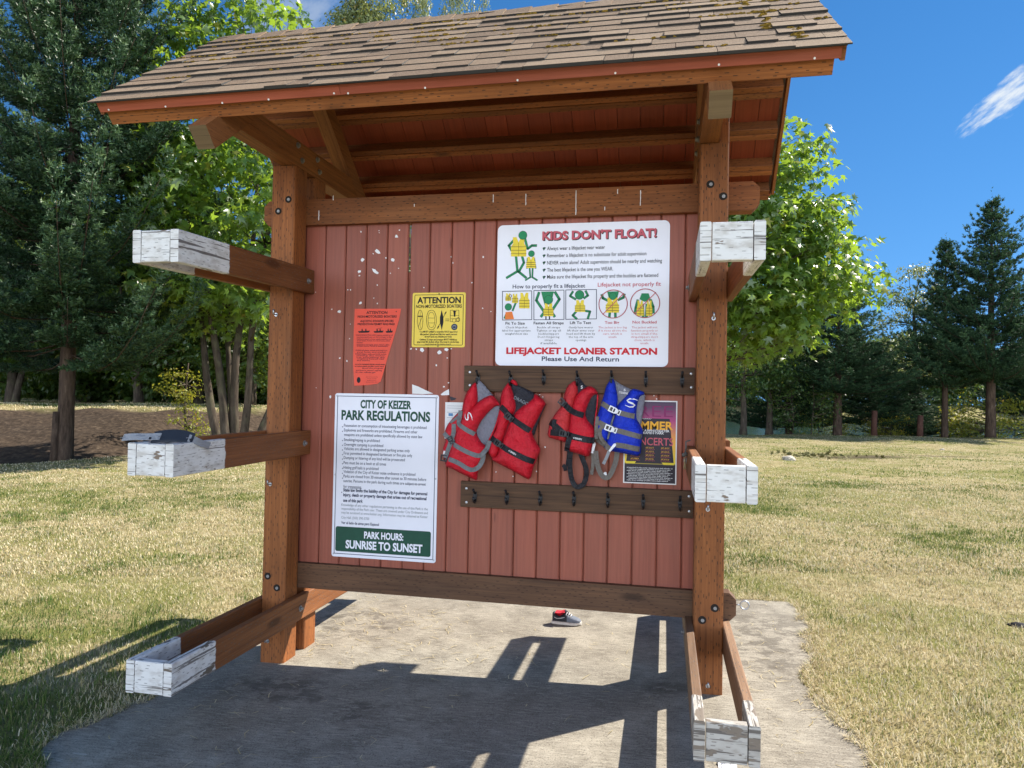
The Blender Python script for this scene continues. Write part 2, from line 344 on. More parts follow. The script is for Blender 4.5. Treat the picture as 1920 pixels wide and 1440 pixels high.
def leaves(name, lo, hi, tc_, trans=.42, spec=.5, rough=.38):
    m = M(name); rn = m.attr('rnd')
    c = m.ramp(rn, (0, lo), (.7, hi), (.93, tuple(x*1.15 for x in hi)), (1., (hi[0]*2.6, hi[1]*1.45, hi[2]*1.1)))
    t = m.mix(rn, tc_, tuple(x*.75 for x in tc_))
    return m.leaf(c, trans, t, rough, spec)
MT['maple_leaf'] = leaves('maple_leaves', (.040, .095, .020), (.13, .22, .048), (.34, .50, .040), .49, .9, .32)
MT['wood_leaf'] = leaves('woodland_leaves', (.022, .055, .014), (.060, .115, .024), (.20, .30, .025), .36, .5, .4)
MT['poplar_leaf'] = leaves('poplar_leaves', (.11, .14, .055), (.23, .27, .12), (.34, .38, .09), .35, .5, .4)
MT['yellow_leaf'] = leaves('yellow_green_leaves', (.10, .16, .02), (.24, .25, .035), (.48, .46, .04), .45, .4, .45)
m = M('spruce_needles'); rn = m.attr('rnd')
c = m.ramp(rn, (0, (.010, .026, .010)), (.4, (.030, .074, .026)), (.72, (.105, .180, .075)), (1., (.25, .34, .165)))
MT['needle'] = m.leaf(c, .18, None, .5, .4)
m = M('fir_needles'); rn = m.attr('rnd')
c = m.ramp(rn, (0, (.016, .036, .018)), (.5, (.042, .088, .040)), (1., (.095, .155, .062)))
MT['fir'] = m.leaf(c, .18, None, .65, .12)
MT['red_post'] = plain('red_brown_post', (.095, .045, .032), .8, .2, 0, .3, 9)
MT['rock'] = plain('pale_rock', (.48, .43, .36), .9, .2, 0, .35, 12)
MT['rock_dark'] = plain('dark_rock', (.035, .033, .035), .9, .2, 0, .4, 25)
MT['dead_leaf'] = plain('withered_leaves', (.16, .15, .055), .8, .2, 0, .5, 30)

# ------------------------------------------------------------------ object helpers
rnd = random.Random(11)
def link(name, data, mats=(), parent=None):
    o = bpy.data.objects.new(name, data); COL.objects.link(o)
    for q in mats: data.materials.append(MT[q] if isinstance(q, str) else q)
    if parent is not None: o.parent = parent
    return o
def empty(name, loc=(0, 0, 0)):
    o = bpy.data.objects.new(name, None); COL.objects.link(o); o.location = loc; o.empty_display_size = .2
    return o
def tag(o, label=None, cat=None, group=None, kind=None):
    for k, v in (('label', label), ('category', cat), ('group', group), ('kind', kind)):
        if v: o[k] = v
    return o
def copy_tree(o, parent=None):
    c = o.copy(); COL.objects.link(c)
    if parent is not None: c.parent = parent
    for ch in list(o.children): copy_tree(ch, c)
    return c

class MB:
    """collects faces with uv, material slot and a random tint, then links them as one mesh object"""
    def __init__(s): s.v = []; s.f = []; s.uv = []; s.mi = []; s.rn = []; s.sm = []
    def face(s, pts, uvs=None, mi=0, rn=.5, smooth=False):
        b = len(s.v); s.v.extend(tuple(p) for p in pts); s.f.append(tuple(range(b, b+len(pts))))
        s.uv.append(uvs or [(p[0], p[2]) for p in pts]); s.mi.append(mi); s.rn.append(rn); s.sm.append(smooth)
    def beam(s, a, b, side, up, w, h, ch=.004, mi=0, endmi=None, voff=None, rn=.5, u0=0):
        """timber from a to b: w across 'side', h along 'up'"""
        a, b = Vector(a), Vector(b); L = (b-a).length; d = (b-a)/L
        side = Vector(side).normalized(); up = Vector(up).normalized()
        if voff is None: voff = rnd.randint(0, 400)*.0125*8
        if rn == .5: rn = rnd.random()
        x, y = w/2, h/2
        pr = [(-x+ch, -y), (x-ch, -y), (x, -y+ch), (x, y-ch), (x-ch, y), (-x+ch, y), (-x, y-ch), (-x, -y+ch)]
        if d.dot(side.cross(up)) < 0: pr.reverse()
        per = 0; pts = [side*p[0]+up*p[1] for p in pr]
        for i in range(8):
            p, q = pts[i], pts[(i+1) % 8]; e = (q-p).length
            s.face([a+p, a+q, b+q, b+p], [(u0, voff+per), (u0, voff+per+e), (u0+L, voff+per+e), (u0+L, voff+per)], mi, rn); per += e
        em = mi if endmi is None else endmi
        s.face([a+p for p in reversed(pts)], [(u0+p[0]*.4, voff+p[1]) for p in reversed(pr)], em, rn)
        s.face([b+p for p in pts], [(u0+L-p[0]*.4, voff+p[1]) for p in pr], em, rn)
    def prism(s, poly, fr, depth, ax='x', mi=0, endmi=None, voff=None, udir=0):
        """polygon in the plane across an axis, pushed along it. ax x: poly=(y,z); ax y: poly=(x,z); ax z: poly=(x,y)"""
        if voff is None: voff = rnd.randint(0, 400)*.1
        def P(p, t): return {'x': (t, p[0], p[1]), 'y': (p[0], t, p[1]), 'z': (p[0], p[1], t)}[ax]
        ar = sum(poly[i][0]*poly[(i+1) % len(poly)][1]-poly[(i+1) % len(poly)][0]*poly[i][1] for i in range(len(poly)))
        if (ar < 0): poly = poly[::-1]
        if ax == 'y': poly = poly[::-1]
        t0, t1 = fr, fr+depth
        if depth < 0: t0, t1 = t1, t0
        uvp = [(p[udir], voff+p[1-udir]) for p in poly]
        s.face([P(p, t1) for p in poly], uvp, mi); s.face([P(p, t0) for p in reversed(poly)], uvp[::-1], mi)
        n = len(poly)
        for i in range(n):
            p, q = poly[i], poly[(i+1) % n]
            long_ = abs(q[udir]-p[udir]) > abs(q[1-udir]-p[1-udir])
            if long_: uvs = [(p[udir], voff+1), (q[udir], voff+1), (q[udir], voff+1+abs(depth)), (p[udir], voff+1+abs(depth))]
            else: uvs = [(p[udir], voff+p[1-udir]), (p[udir], voff+q[1-udir]), (p[udir]+.3*abs(depth), voff+q[1-udir]), (p[udir]+.3*abs(depth), voff+p[1-udir])]
            s.face([P(p, t0), P(q, t0), P(q, t1), P(p, t1)], uvs, mi if endmi is None or long_ else endmi)
    def tube(s, pts, rad, seg=8, mi=0, cap=True, rn=.5):
        pts = [Vector(p) for p in pts]; n = len(pts); rad = rad if isinstance(rad, (list, tuple)) else [rad]*n
        base = len(s.v); prev = None; ln = 0; uvl = []
        for i, p in enumerate(pts):
            d = (pts[min(i+1, n-1)]-pts[max(i-1, 0)]).normalized()
            if prev is None: a = d.orthogonal().normalized()
            else: a = (prev-d*prev.dot(d)).normalized()
            prev = a; b = d.cross(a)
            if i: ln += (p-pts[i-1]).length
            uvl.append(ln)
            for k in range(seg):
                t = 2*math.pi*k/seg; s.v.append(tuple(p+(a*math.cos(t)+b*math.sin(t))*rad[i]))
        for i in range(n-1):
            for k in range(seg):
                k2 = (k+1) % seg
                s.f.append((base+i*seg+k, base+i*seg+k2, base+(i+1)*seg+k2, base+(i+1)*seg+k))
                s.uv.append([(uvl[i], k*.02), (uvl[i], k*.02+.02), (uvl[i+1], k*.02+.02), (uvl[i+1], k*.02)]); s.mi.append(mi); s.rn.append(rn); s.sm.append(True)
        if cap:
            for ring in (list(range(base, base+seg))[::-1], list(range(base+(n-1)*seg, base+n*seg))):
                s.f.append(tuple(ring)); s.uv.append([(0, 0)]*seg); s.mi.append(mi); s.rn.append(rn); s.sm.append(False)
    def disc(s, c, nrm, r, t, mi=0, seg=14, dome=0):
        c, nrm = Vector(c), Vector(nrm).normalized()
        if dome: s.tube([c, c+nrm*t*.5, c+nrm*t*.85, c+nrm*t], [r, r*.95, r*.7, r*.25], seg, mi)
        else: s.tube([c, c+nrm*t], r, seg, mi)
    def build(s, name, mats, parent=None, local=False):
        me = bpy.data.meshes.new(name)
        if isinstance(mats, str): mats = (mats,)
        if parent is not None and not local:
            t = parent_origin(parent); vv = [(x-t[0], y-t[1], z-t[2]) for x, y, z in s.v]
        else: vv = s.v
        me.from_pydata(vv, [], s.f)
        me.polygons.foreach_set('material_index', s.mi); me.polygons.foreach_set('use_smooth', s.sm)
        ul = me.uv_layers.new(name='UVMap'); ul.data.foreach_set('uv', [c for f in s.uv for uv in f for c in uv])
        at = me.attributes.new('rnd', 'FLOAT', 'FACE'); at.data.foreach_set('value', s.rn)
        return link(name, me, mats, parent)
def parent_origin(o):
    t = Vector((0, 0, 0))
    while o is not None: t += o.location; o = o.parent
    return t

def plane_pt(px, py, y=.18):
    d = AX_F+((px-960)*AX_R-(py-720)*AX_U)/FOC; t = (y-CAM[1])/d[1]; q = CAM+t*d
    return (float(q[0]), float(q[2]))
def lat_dep(lat, dep):
    return (2.1634+lat*math.cos(YAW)-dep*math.sin(YAW), -3.6557+lat*math.sin(YAW)+dep*math.cos(YAW))
def at(px, dep): return lat_dep((px-960)/FOC*dep, dep)

# ------------------------------------------------------------------ ground, slab and lake
def sst(a, b, x):
    t = np.clip((x-a)/(b-a), 0, 1); return t*t*(3-2*t)
def terrain(x, y):
    x = np.asarray(x, float); y = np.asarray(y, float)
    lat = (x-2.1634)*math.cos(YAW)+(y+3.6557)*math.sin(YAW); dep = -(x-2.1634)*math.sin(YAW)+(y+3.6557)*math.cos(YAW)
    z = .0277*np.clip(x, -1.5, 3.3)
    far = sst(5, 14, dep)
    z = z+far*.05*(np.sin(x*.55+1.3)*np.cos(y*.43)+.5*np.sin(x*1.3+y*.9))
    right = sst(-4., 3., lat)
    z = z-right*sst(33.2, 41, dep)*2.6+right*sst(128, 150, dep)*4.5
    db = 15.8+sst(-10.5, -7, lat)*6
    left = 1-right
    z = z+left*(1.0*sst(db+.6, db+7, dep)-.10*sst(db-1, db+.5, dep)*(1-sst(db+.5, db+2, dep)))
    lump = sst(db, db+1, dep)*(1-sst(db+6, db+8, dep))*left
    z = z+lump*.10*np.sin(x*2.1+y*.7)*np.sin(y*2.7-x)
    dirt = left*sst(db-.25, db+.35, dep)*(1-sst(db+6.0, db+6.7, dep))
    patch = np.exp(-(((lat-9.6)/1.5)**2+((dep-19.6)/.55)**2))+.8*np.exp(-(((lat-12.2)/1.6)**2+((dep-20.8)/.35)**2))
    dirt = np.maximum(dirt, np.clip(patch*1.5-.35, 0, .9))
    return z, dirt
def gz(x, y): return float(terrain(x, y)[0])

def axis_pts(lo, hi, near_lo, near_hi, fine, grow=1.12):
    p = list(np.arange(near_lo, near_hi+1e-6, fine)); st = fine
    while p[-1] < hi: st *= grow; p.append(p[-1]+st)
    st = fine; q = []; c = near_lo
    while c > lo: st *= grow; c -= st; q.append(c)
    return np.array(q[::-1]+p)
gx = axis_pts(-420, 420, -22, 22, .45); gy = axis_pts(-60, 520, -6, 36, .45)
GX, GY = np.meshgrid(gx, gy); GZ, GD = terrain(GX, GY)
slabm = (GX > -.45) & (GX < 3.2) & (GY > -6) & (GY < 1.9)
GZ = GZ-.06*slabm
nx, ny = len(gx), len(gy)
idx = np.arange(nx*ny).reshape(ny, nx)
qf = np.stack([idx[:-1, :-1], idx[:-1, 1:], idx[1:, 1:], idx[1:, :-1]], -1).reshape(-1, 4)
def mesh_np(name, V, F, mats, parent=None, rn=None, smooth=False, uv=None, vattr=None, tree=None):
    me = bpy.data.meshes.new(name); V = np.ascontiguousarray(V, np.float32); F = np.ascontiguousarray(F, np.int32)
    k = F.shape[1]; nf = len(F)
    me.vertices.add(len(V)); me.vertices.foreach_set('co', V.ravel())
    me.loops.add(nf*k); me.loops.foreach_set('vertex_index', F.ravel())
    me.polygons.add(nf); me.polygons.foreach_set('loop_start', np.arange(0, nf*k, k, dtype=np.int32))
    me.update(calc_edges=True)
    if smooth: me.polygons.foreach_set('use_smooth', np.ones(nf, bool))
    if rn is not None: a = me.attributes.new('rnd', 'FLOAT', 'FACE'); a.data.foreach_set('value', np.ascontiguousarray(rn, np.float32))
    if vattr is not None:
        for nm, arr in vattr.items(): a = me.attributes.new(nm, 'FLOAT', 'POINT'); a.data.foreach_set('value', np.ascontiguousarray(arr, np.float32))
    me.validate(); 
    return link(name, me, mats, parent)
ground = mesh_np('ground', np.stack([GX, GY, GZ], -1).reshape(-1, 3), qf, ['lawn'], smooth=True, vattr={'dirt': GD.ravel()})
tag(ground, 'dry straw coloured park lawn with green patches', 'lawn', kind='structure')

SLAB = [(-.32, 1.42), (-.25, .6), (-.36, .0), (-.27, -.35), (-.31, -.62), (-.36, -.80), (-.385, -.98), (-.33, -1.10), (-.20, -1.22), (-.14, -1.45), (-.2, -1.9), (-.3, -2.4), (-.3, -5.5), (2.98, -5.5),
        (2.96, -1.5), (2.975, -.60), (2.99, -.35), (2.945, -.116), (2.915, .05), (2.86, .22), (2.845, .30), (2.90, .42), (2.985, .58), (3.03, .9), (3.075, 1.33), (3.06, 1.5), (3.045, 1.77), (2.7, 1.80), (1.4, 1.84), (.2, 1.86), (-.2, 1.8), (-.3, 1.6)]
mb = MB()
top = [(x, y, .0277*x+.004) for x, y in SLAB]; bot = [(x, y, .0277*x-.09) for x, y in SLAB]
mb.face(top[::-1] if sum(SLAB[i][0]*SLAB[(i+1) % len(SLAB)][1]-SLAB[(i+1) % len(SLAB)][0]*SLAB[i][1] for i in range(len(SLAB))) < 0 else top)
for i in range(len(SLAB)):
    j = (i+1) % len(SLAB); mb.face([top[i], bot[i], bot[j], top[j]])
slab = tag(mb.build('concrete_pad', 'concrete'), 'worn grey concrete pad under the information kiosk', 'concrete pad', kind='structure')
def in_poly(px, py, poly):
    px = np.asarray(px); py = np.asarray(py); r = np.zeros(px.shape, bool); n = len(poly)
    for i in range(n):
        x1, y1 = poly[i]; x2, y2 = poly[(i+1) % n]
        c = ((y1 > py) != (y2 > py)); t = (x2-x1)*(py-y1)/((y2-y1) if y2 != y1 else 1e-9)+x1
        r ^= c & (px < t)
    return r
wx0, wy0 = lat_dep(-40, 34); 
mb = MB(); q = [lat_dep(-60, 35.5), lat_dep(190, 35.5), lat_dep(260, 160), lat_dep(-120, 160)]
mb.face([(a, b, -.95) for a, b in q]); tag(mb.build('lake_water', 'water'), 'dark green lake beyond the lawn', 'lake', kind='structure')

# ------------------------------------------------------------------ the kiosk
W, P, B = 2.313, .14, .038
kiosk = tag(empty('information_kiosk'), 'roofed wooden information kiosk with red board panel and boat rack arms on a concrete pad', 'kiosk')
def part(mb, name, mats, parent=None): return mb.build(name, mats, parent or kiosk)
def zs(x): return .0277*x
SL, RZ, RY = .80, 3.60, .185
CS = 1/math.sqrt(1+SL*SL); SN = SL*CS
def roofz(y, off=0): return RZ-SL*abs(y-RY)-off
posts = []
for side, x0 in ((0, 0.), (1, W)):
    xt = x0 if side == 0 else x0+.0905            # the tongue that carries on beside the chord
    for y0 in (0., .23):
        mb = MB(); c = (x0+P/2, y0+P/2)
        mb.beam((c[0], c[1], zs(x0)+.004), (c[0], c[1], 2.752), (1, 0, 0), (0, 1, 0), P, P, .006)
        mb.beam((xt+.02475, c[1], 2.752), (xt+.02475, c[1], 2.90), (1, 0, 0), (0, 1, 0), .0495, P, .004)
        posts.append(part(mb, 'front_post' if y0 == 0 else 'rear_post', 'wood'))
def beam_profile(x0, x1, z0, z1, c=.032): return [(x0+c, z0), (x1-c, z0), (x1, z0+c), (x1, z1-c), (x1-c, z1), (x0+c, z1), (x0, z1-c), (x0, z0+c)]
mb = MB(); mb.prism(beam_profile(-.128, 2.615, 2.452, 2.598), .1415, .087, 'y'); top_beam = part(mb, 'top_beam', ('wood', ))
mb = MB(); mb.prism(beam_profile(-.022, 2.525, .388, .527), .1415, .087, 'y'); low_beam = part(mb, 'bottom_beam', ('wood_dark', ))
# red tongue and groove boards
mb = MB(); xb = .004; k = 0
edges = [.004]+[.115+.126*i for i in range(0, 19)]+[W+P-.004]
edges = [e for i, e in enumerate(edges) if i == 0 or e-edges[i-1] > .03]
for i in range(len(edges)-1):
    a, b = edges[i], edges[i+1]
    if b > W+P: b = W+P-.004
    g = .0018; rn = rnd.random(); v = rnd.randint(0, 300)*.37
    aL = a+g; aT = a+g; bB = b-g; bT = b-g
    if abs(a-.745) < .01: aT += .011                     # the gap that lets daylight through
    za, zb = .50, 2.47; y0, y1 = .18, .199; c = .006
    def V(x, y, z): return (x, y, z)
    xs0 = [aL, aL+c, bB-c, bB]; xs1 = [aT, aT+c, bT-c, bT]; ys = [y0+c, y0, y0, y0+c]
    for j in range(3):
        mb.face([(xs0[j], ys[j], za), (xs0[j+1], ys[j+1], za), (xs1[j+1], ys[j+1], zb), (xs1[j], ys[j], zb)],
                [(za, v+xs0[j]), (za, v+xs0[j+1]), (zb, v+xs1[j+1]), (zb, v+xs1[j])], 0, rn)
    mb.face([(xs0[3], y0+c, za), (bB, y1, za), (bT, y1, zb), (xs1[3], y0+c, zb)], [(za, v), (za, v+.02), (zb, v+.02), (zb, v)], 0, rn)
    mb.face([(aL, y1, za), (xs0[0], y0+c, za), (xs1[0], y0+c, zb), (aT, y1, zb)], [(za, v), (za, v+.02), (zb, v+.02), (zb, v)], 0, rn)
    mb.face([(bB, y1, za), (aL, y1, za), (aT, y1, zb), (bT, y1, zb)], [(za, v), (za, v+.1), (zb, v+.1), (zb, v)], 0, rn)
    mb.face([(aL, y1, za), (bB, y1, za), (bB, y0+c, za), (aL, y0+c, za)], None, 0, rn)
    mb.face([(aT, y0+c, zb), (bT, y0+c, zb), (bT, y1, zb), (aT, y1, zb)], None, 0, rn)
for e in edges[1:-1]:                                       # tongues behind the grooves, missing where daylight shows
    za, zb = (.55, 2.18) if abs(e-.745) < .01 else (.50, 2.47)
    mb.beam((e, .2005, za), (e, .2005, zb), (1, 0, 0), (0, 1, 0), .024, .002, .0005)
panel = part(mb, 'panel_boards', 'red')
panel['label'] = 'red stained vertical boards of the notice panel'

# roof trusses
OFFR = .135; RD = .141
for x0 in (.0505, W):
    mb = MB(); zc0, zc1 = 2.755, 2.898
    ya = RY-(RZ-OFFR-RD-zc0)/SL; yb = RY-(RZ-OFFR-RD-zc1)/SL
    mb.prism([(ya, zc0), (2*RY-ya, zc0), (2*RY-yb, zc1), (yb, zc1)], x0, .089, 'x'); ch = part(mb, 'truss_chord', 'wood_clean')
    for sgn in (-1, 1):
        ye = RY+sgn*.985; t = .14*SN
        def q(y): return RY+sgn*abs(y-RY)
        tail_top = (ye-sgn*.0, roofz(ye, OFFR)); tail_bot = (ye-sgn*.074, roofz(ye-sgn*.074, OFFR+RD))
        poly = [(RY, RZ-OFFR), tail_top, tail_bot, (RY, RZ-OFFR-RD)]
        mb = MB(); mb.prism(poly, x0+.0005, .088, 'x', 0, 1); rf = part(mb, 'rafter', ('wood_clean', 'grey_end'))
    # bolt heads through the chord
    cx = x0+.089 if x0 < 1 else x0; n = (1, 0, 0) if x0 < 1 else (-1, 0, 0)
    for (yy, zz) in ((.02, 2.87), (.07, 2.80), (.25, 2.865), (.28, 2.80)):
        mb = MB(); mb.disc((cx, yy, zz), n, .017, .004); mb.disc((cx+n[0]*.004, yy, zz), n, .011, .010, seg=6); part(mb, 'bolt', 'steel_dull', ch)
# purlins: two boards laminated, three or more on each slope
XL, XR = -.43, 2.775
for sgn in (-1, 1):
    up = Vector((0, sgn*SN, CS)); dn = Vector((0, sgn*CS, -SN))
    for yy in (.165, .40, .60, .79, .9262):
        hp = .085 if yy < .9 else .093; off = .02+hp/2
        y = RY+sgn*yy
        c = Vector((0, y, roofz(y)))-up*off
        mb = MB()
        for k in (-1, 1):
            cc = c+dn*(k*.0185)
            mb.beam(cc+Vector((XL, 0, 0)), cc+Vector((XR, 0, 0)), dn, up, .0355, hp, .003)
        part(mb, 'purlin', 'wood')
# soffit deck boards running down the slope
for sgn in (-1, 1):
    mb = MB(); x = XL-.005; up = Vector((0, sgn*SN, CS))
    while x < XR:
        x1 = min(x+.135, XR+.005)
        ya, yb = RY, RY+sgn*.955; o0, o1 = .003, .021
        A = Vector((0, ya, RZ-.006)); Bv = Vector((0, yb, roofz(yb)))-up*.004
        a, b = x+.0015, x1-.0015; dv = up*.017; rn = rnd.random(); v = rnd.random()*50
        pts = {}
        for nm, pt in (('A', A), ('B', Bv)):
            for xx, s in ((a, 0), (b, 1)):
                for dd, t in ((Vector((0, 0, 0)), 0), (dv, 1)): pts[nm, s, t] = pt+Vector((xx, 0, 0))-dd
        L = (A-Bv).length
        def fc(k, uv): mb.face([pts[i] for i in k], uv, 0, rn)
        uvq = [(0, v), (0, v+.13), (L, v+.13), (L, v)]
        f1 = [('A', 0, 1), ('A', 1, 1), ('B', 1, 1), ('B', 0, 1)]; f2 = [('A', 0, 0), ('B', 0, 0), ('B', 1, 0), ('A', 1, 0)]
        fc(f1 if sgn > 0 else f1[::-1], uvq); fc(f2, uvq)
        fc([('A', 0, 0), ('A', 0, 1), ('B', 0, 1), ('B', 0, 0)], uvq); fc([('A', 1, 1), ('A', 1, 0), ('B', 1, 0), ('B', 1, 1)], uvq)
        fc([('B', 0, 0), ('B', 0, 1), ('B', 1, 1), ('B', 1, 0)], uvq)
        x = x1
    part(mb, 'soffit_boards', 'soffit')
    # eave trim: a red board over the outer purlin, in two lengths with nail heads
    ye = RY+sgn*.962; ct = Vector((0, ye, roofz(ye)))-up*.026; dn = Vector((0, sgn*CS, -SN))
    mb = MB(); xs = (XL-.02, .765, XR+.02)
    for i in range(2):
        mb.beam(ct+Vector((xs[i]+.0008, 0, 0)), ct+Vector((xs[i+1]-.0008, 0, 0)), dn, up, .018, .046, .002, rn=rnd.random())
    fb = part(mb, 'eave_trim', 'trim')
    for xx in (-.40, -.10, .19, .42, .735, .80, 1.15, 1.55, 1.95, 2.35, 2.70): mb = MB(); mb.disc(ct+Vector((xx, 0, 0))+dn*.009-up*(.008+.012*rnd.random()), dn, .0045, .0015, seg=8); part(mb, 'nail_head', 'paper', fb)
    mb = MB(); ce = ct+dn*.004+up*.026
    mb.beam(ce+Vector((XL-.035, 0, 0)), ce+Vector((XR+.035, 0, 0)), dn, up, .030, .005, .001); part(mb, 'drip_edge', 'dark_edge')
    for xx in (XL-.030, XR+.030):
        mb = MB(); a = Vector((xx, RY, RZ-.045)); b = Vector((xx, RY+sgn*.93, roofz(RY+sgn*.93)-.045))
        mb.beam(a, b, (1, 0, 0), up, .018, .056, .002); part(mb, 'rake_trim', 'wood_clean')
# shingles: every course a row of thick tabs of unequal length, front and rear
SX0, SX1 = XL-.05, XR+.05
def shingles(sgn):
    mb = MB(); up = Vector((0, sgn*SN, CS)); dn = Vector((0, sgn*CS, -SN)); total = .985/CS; expo = .1115; n = int(total/expo)+1
    ridge = Vector((0, RY, RZ))
    for r in range(n):
        s1 = total-r*expo; s0 = max(s1-expo*1.25, 0.0)
        if s1 < .03: break
        x = SX0+rnd.uniform(-.004, .006)
        while x < SX1-.01:
            wd = rnd.choice((.11, .15, .19, .24, .30, .34))*rnd.uniform(.9, 1.1)
            x1 = min(x+wd, SX1+rnd.uniform(-.004, .006))
            if SX1-x1 < .05: x1 = SX1
            th = rnd.choice((.006, .007, .012, .014)); de = rnd.uniform(-.003, .004)+(.003 if th > .010 else 0)
            g = .0012
            lo0 = ridge+dn*(s1+de)+up*.0035; hi0 = ridge+dn*s0+up*.0015
            skew = rnd.uniform(-.002, .002)
            a0, b0 = lo0+Vector((x+g, 0, 0)), lo0+Vector((x1-g, 0, 0))+dn*skew
            a1, b1 = hi0+Vector((x+g, 0, 0)), hi0+Vector((x1-g, 0, 0))
            ta, tb = a0+up*th, b0+up*th
            rn = rnd.random()
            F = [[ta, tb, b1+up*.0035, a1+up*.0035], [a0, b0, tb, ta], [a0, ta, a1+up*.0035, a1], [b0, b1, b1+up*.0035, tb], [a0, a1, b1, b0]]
            for k_, f in enumerate(F): mb.face(f if sgn < 0 else f[::-1], None, 1 if k_ in (1, 2, 3) else 0, rn)  # near-black edge faces: dark cut felt plus the shadow under each course, as colour
            x = x1
    # ridge caps folded over the top
    if sgn < 0:
        x = SX0
        while x < SX1-.02:
            x1 = min(x+.145, SX1); th = .011; rn = rnd.random(); jj = rnd.uniform(-.004, .006)
            for sg in (-1, 1):
                u2 = Vector((0, sg*SN, CS)); d2 = Vector((0, sg*CS, -SN)); tp = Vector((0, RY, RZ+.014))
                e = tp+d2*(.135+jj)
                lift = Vector((0, 0, .009))
                A = [tp+Vector((x, 0, 0)), tp+Vector((x1+.02, 0, 0))+lift, e+Vector((x1+.02, 0, 0))+lift*.6, e+Vector((x, 0, 0))]
                mb.face(A if sg > 0 else A[::-1], None, 0, rn)
                Bq = [e+Vector((x, 0, 0)), e+Vector((x1+.02, 0, 0))+lift*.6, e+Vector((x1+.02, 0, 0))-u2*.004, e+Vector((x, 0, 0))-u2*.008]
                mb.face(Bq if sg > 0 else Bq[::-1], None, 0, rn)
                mb.face([tp+Vector((x1+.02, 0, 0)), tp+Vector((x1+.02, 0, 0))+lift, e+Vector((x1+.02, 0, 0))+lift*.6, e+Vector((x1+.02, 0, -.01))], None, 0, rn)
            x = x1
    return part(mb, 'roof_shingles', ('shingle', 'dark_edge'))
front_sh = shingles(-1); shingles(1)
# moss cushions along the shaded course edges
mv, mf = [], []
def moss_at(x, s, r):
    up = np.array([0, -SN, CS]); dn = np.array([0, -CS, -SN]); c = np.array([x, RY, RZ])+dn*s+up*.010
    b = len(mv); seg = 7; ph = rnd.random()*6
    for ring, (rr, hh) in enumerate(((1, -.3), (.85, .45), (.45, .85))):
        for k in range(seg):
            t = ph+2*math.pi*k/seg; q = r*rr*rnd.uniform(.7, 1.3)
            mv.append(c+np.array([1, 0, 0])*math.cos(t)*q*1.7+dn*math.sin(t)*q*.7+up*hh*r*rnd.uniform(.6, 1.1))
    mv.append(c+up*r)
    for ring in range(2):
        for k in range(seg): mf.append((b+ring*seg+k, b+ring*seg+(k+1) % seg, b+(ring+1)*seg+(k+1) % seg, b+(ring+1)*seg+k))
    for k in range(seg): mf.append((b+2*seg+k, b+2*seg+(k+1) % seg, b+3*seg, b+3*seg))
tot = .985/CS
for r in range(1, 11):
    s = tot-r*.1115
    for _ in range(int(20+5*r)):
        x = rnd.uniform(SX0, SX1)
        dens = max(0, noise.noise(Vector((x*1.9, r*.9, 3.3)))*1.5+.02+.035*r+(.35 if x < .25 and r > 4 else 0)+(.30 if x > 2.35 and r > 3 else 0)-(.30 if r < 3 else 0))
        if rnd.random() < dens:
            for _k in range(rnd.randint(2, 6)): moss_at(x+rnd.uniform(-.05, .05), s+rnd.uniform(-.006, .010), rnd.uniform(.003, .0075))
for (x, r0, r1) in ((2.56, 3, 6), (2.66, 1, 3), (2.50, 7, 9)):
    for _ in range(26): moss_at(x+rnd.gauss(0, .012), tot-rnd.uniform(r0, r1)*.1115, rnd.uniform(.004, .008))
moss = mesh_np('moss', np.array(mv), np.array([f for f in mf if f[2] != f[3]]), ['moss'], front_sh, smooth=True); moss['kind'] = 'stuff'

# boat rack arms: two boards clamped round the posts and a block at the end
def rack_arm(x0, L, z0, z1, mats, block, front=True, through=False, hb=.137, ll=None):
    mb = MB(); ya = -L; yb = .176
    ln = L+.176
    bl = bpy.data.objects
    def zz(y): return z0+(z1-z0)*((y+L)/ln)
    sgn = 1
    if not front: ya, yb = .37+L, .204
    pieces = MB()
    for xx in (x0-B/2-.0008, x0+P+B/2+.0008):
        za, zb2 = (zz(-L), zz(.176)) if front else (z0, z0)
        a = Vector((xx, ya, za+hb/2)); b = Vector((xx, 1.42 if through else yb, (za if through else zb2)+hb/2))
        d = (b-a).normalized(); up = Vector((0, -d.z, d.y)) if d.y > 0 else Vector((0, d.z, -d.y))
        pieces.beam(a, b, (1, 0, 0), up, B, hb, .004)
    arm = part(pieces, 'rack_arm', mats)
    mb = MB(); ysg = 1 if front else -1
    mb.beam((x0+.003, ya+ysg*.019+ysg*.001, z0+hb/2), (x0+P-.003, ya+ysg*.019+ysg*.001, z0+hb/2), (0, 1, 0), (0, 0, 1), .038, hb-.004, .003)
    part(mb, 'end_block', block, arm)
    if through:
        mb = MB(); mb.beam((x0+.003, 1.40, z0+hb/2), (x0+P-.003, 1.40, z0+hb/2), (0, 1, 0), (0, 0, 1), .038, hb-.004, .003); part(mb, 'end_block', block, arm)
    if front:
        for xx, n in ((x0-B-.0016, -1), (x0+P+B+.0016, 1)):
            mb = MB(); zc = zz(.10)+hb*.48; mb.disc((xx, .105, zc), (n, 0, 0), .017, .003); mb.disc((xx+n*.003, .105, zc), (n, 0, 0), .0095, .012, seg=6); part(mb, 'bolt', 'steel_dull', arm)
    return arm
AU = rack_arm(0, 1.013, 2.022, 2.060, 'arm_white', 'block_white'); AU['label'] = 'upper rack arm on the left post, its front end painted white'
AM = rack_arm(0, 1.006, 1.128, 1.142, 'arm_white', 'block_white'); AM['label'] = 'middle rack arm on the left post with flaking white end'
AL = rack_arm(0, .979, .216, .216, 'arm_worn', 'block_worn', through=True); AL['label'] = 'lowest rack arm on the left post with worn white end'
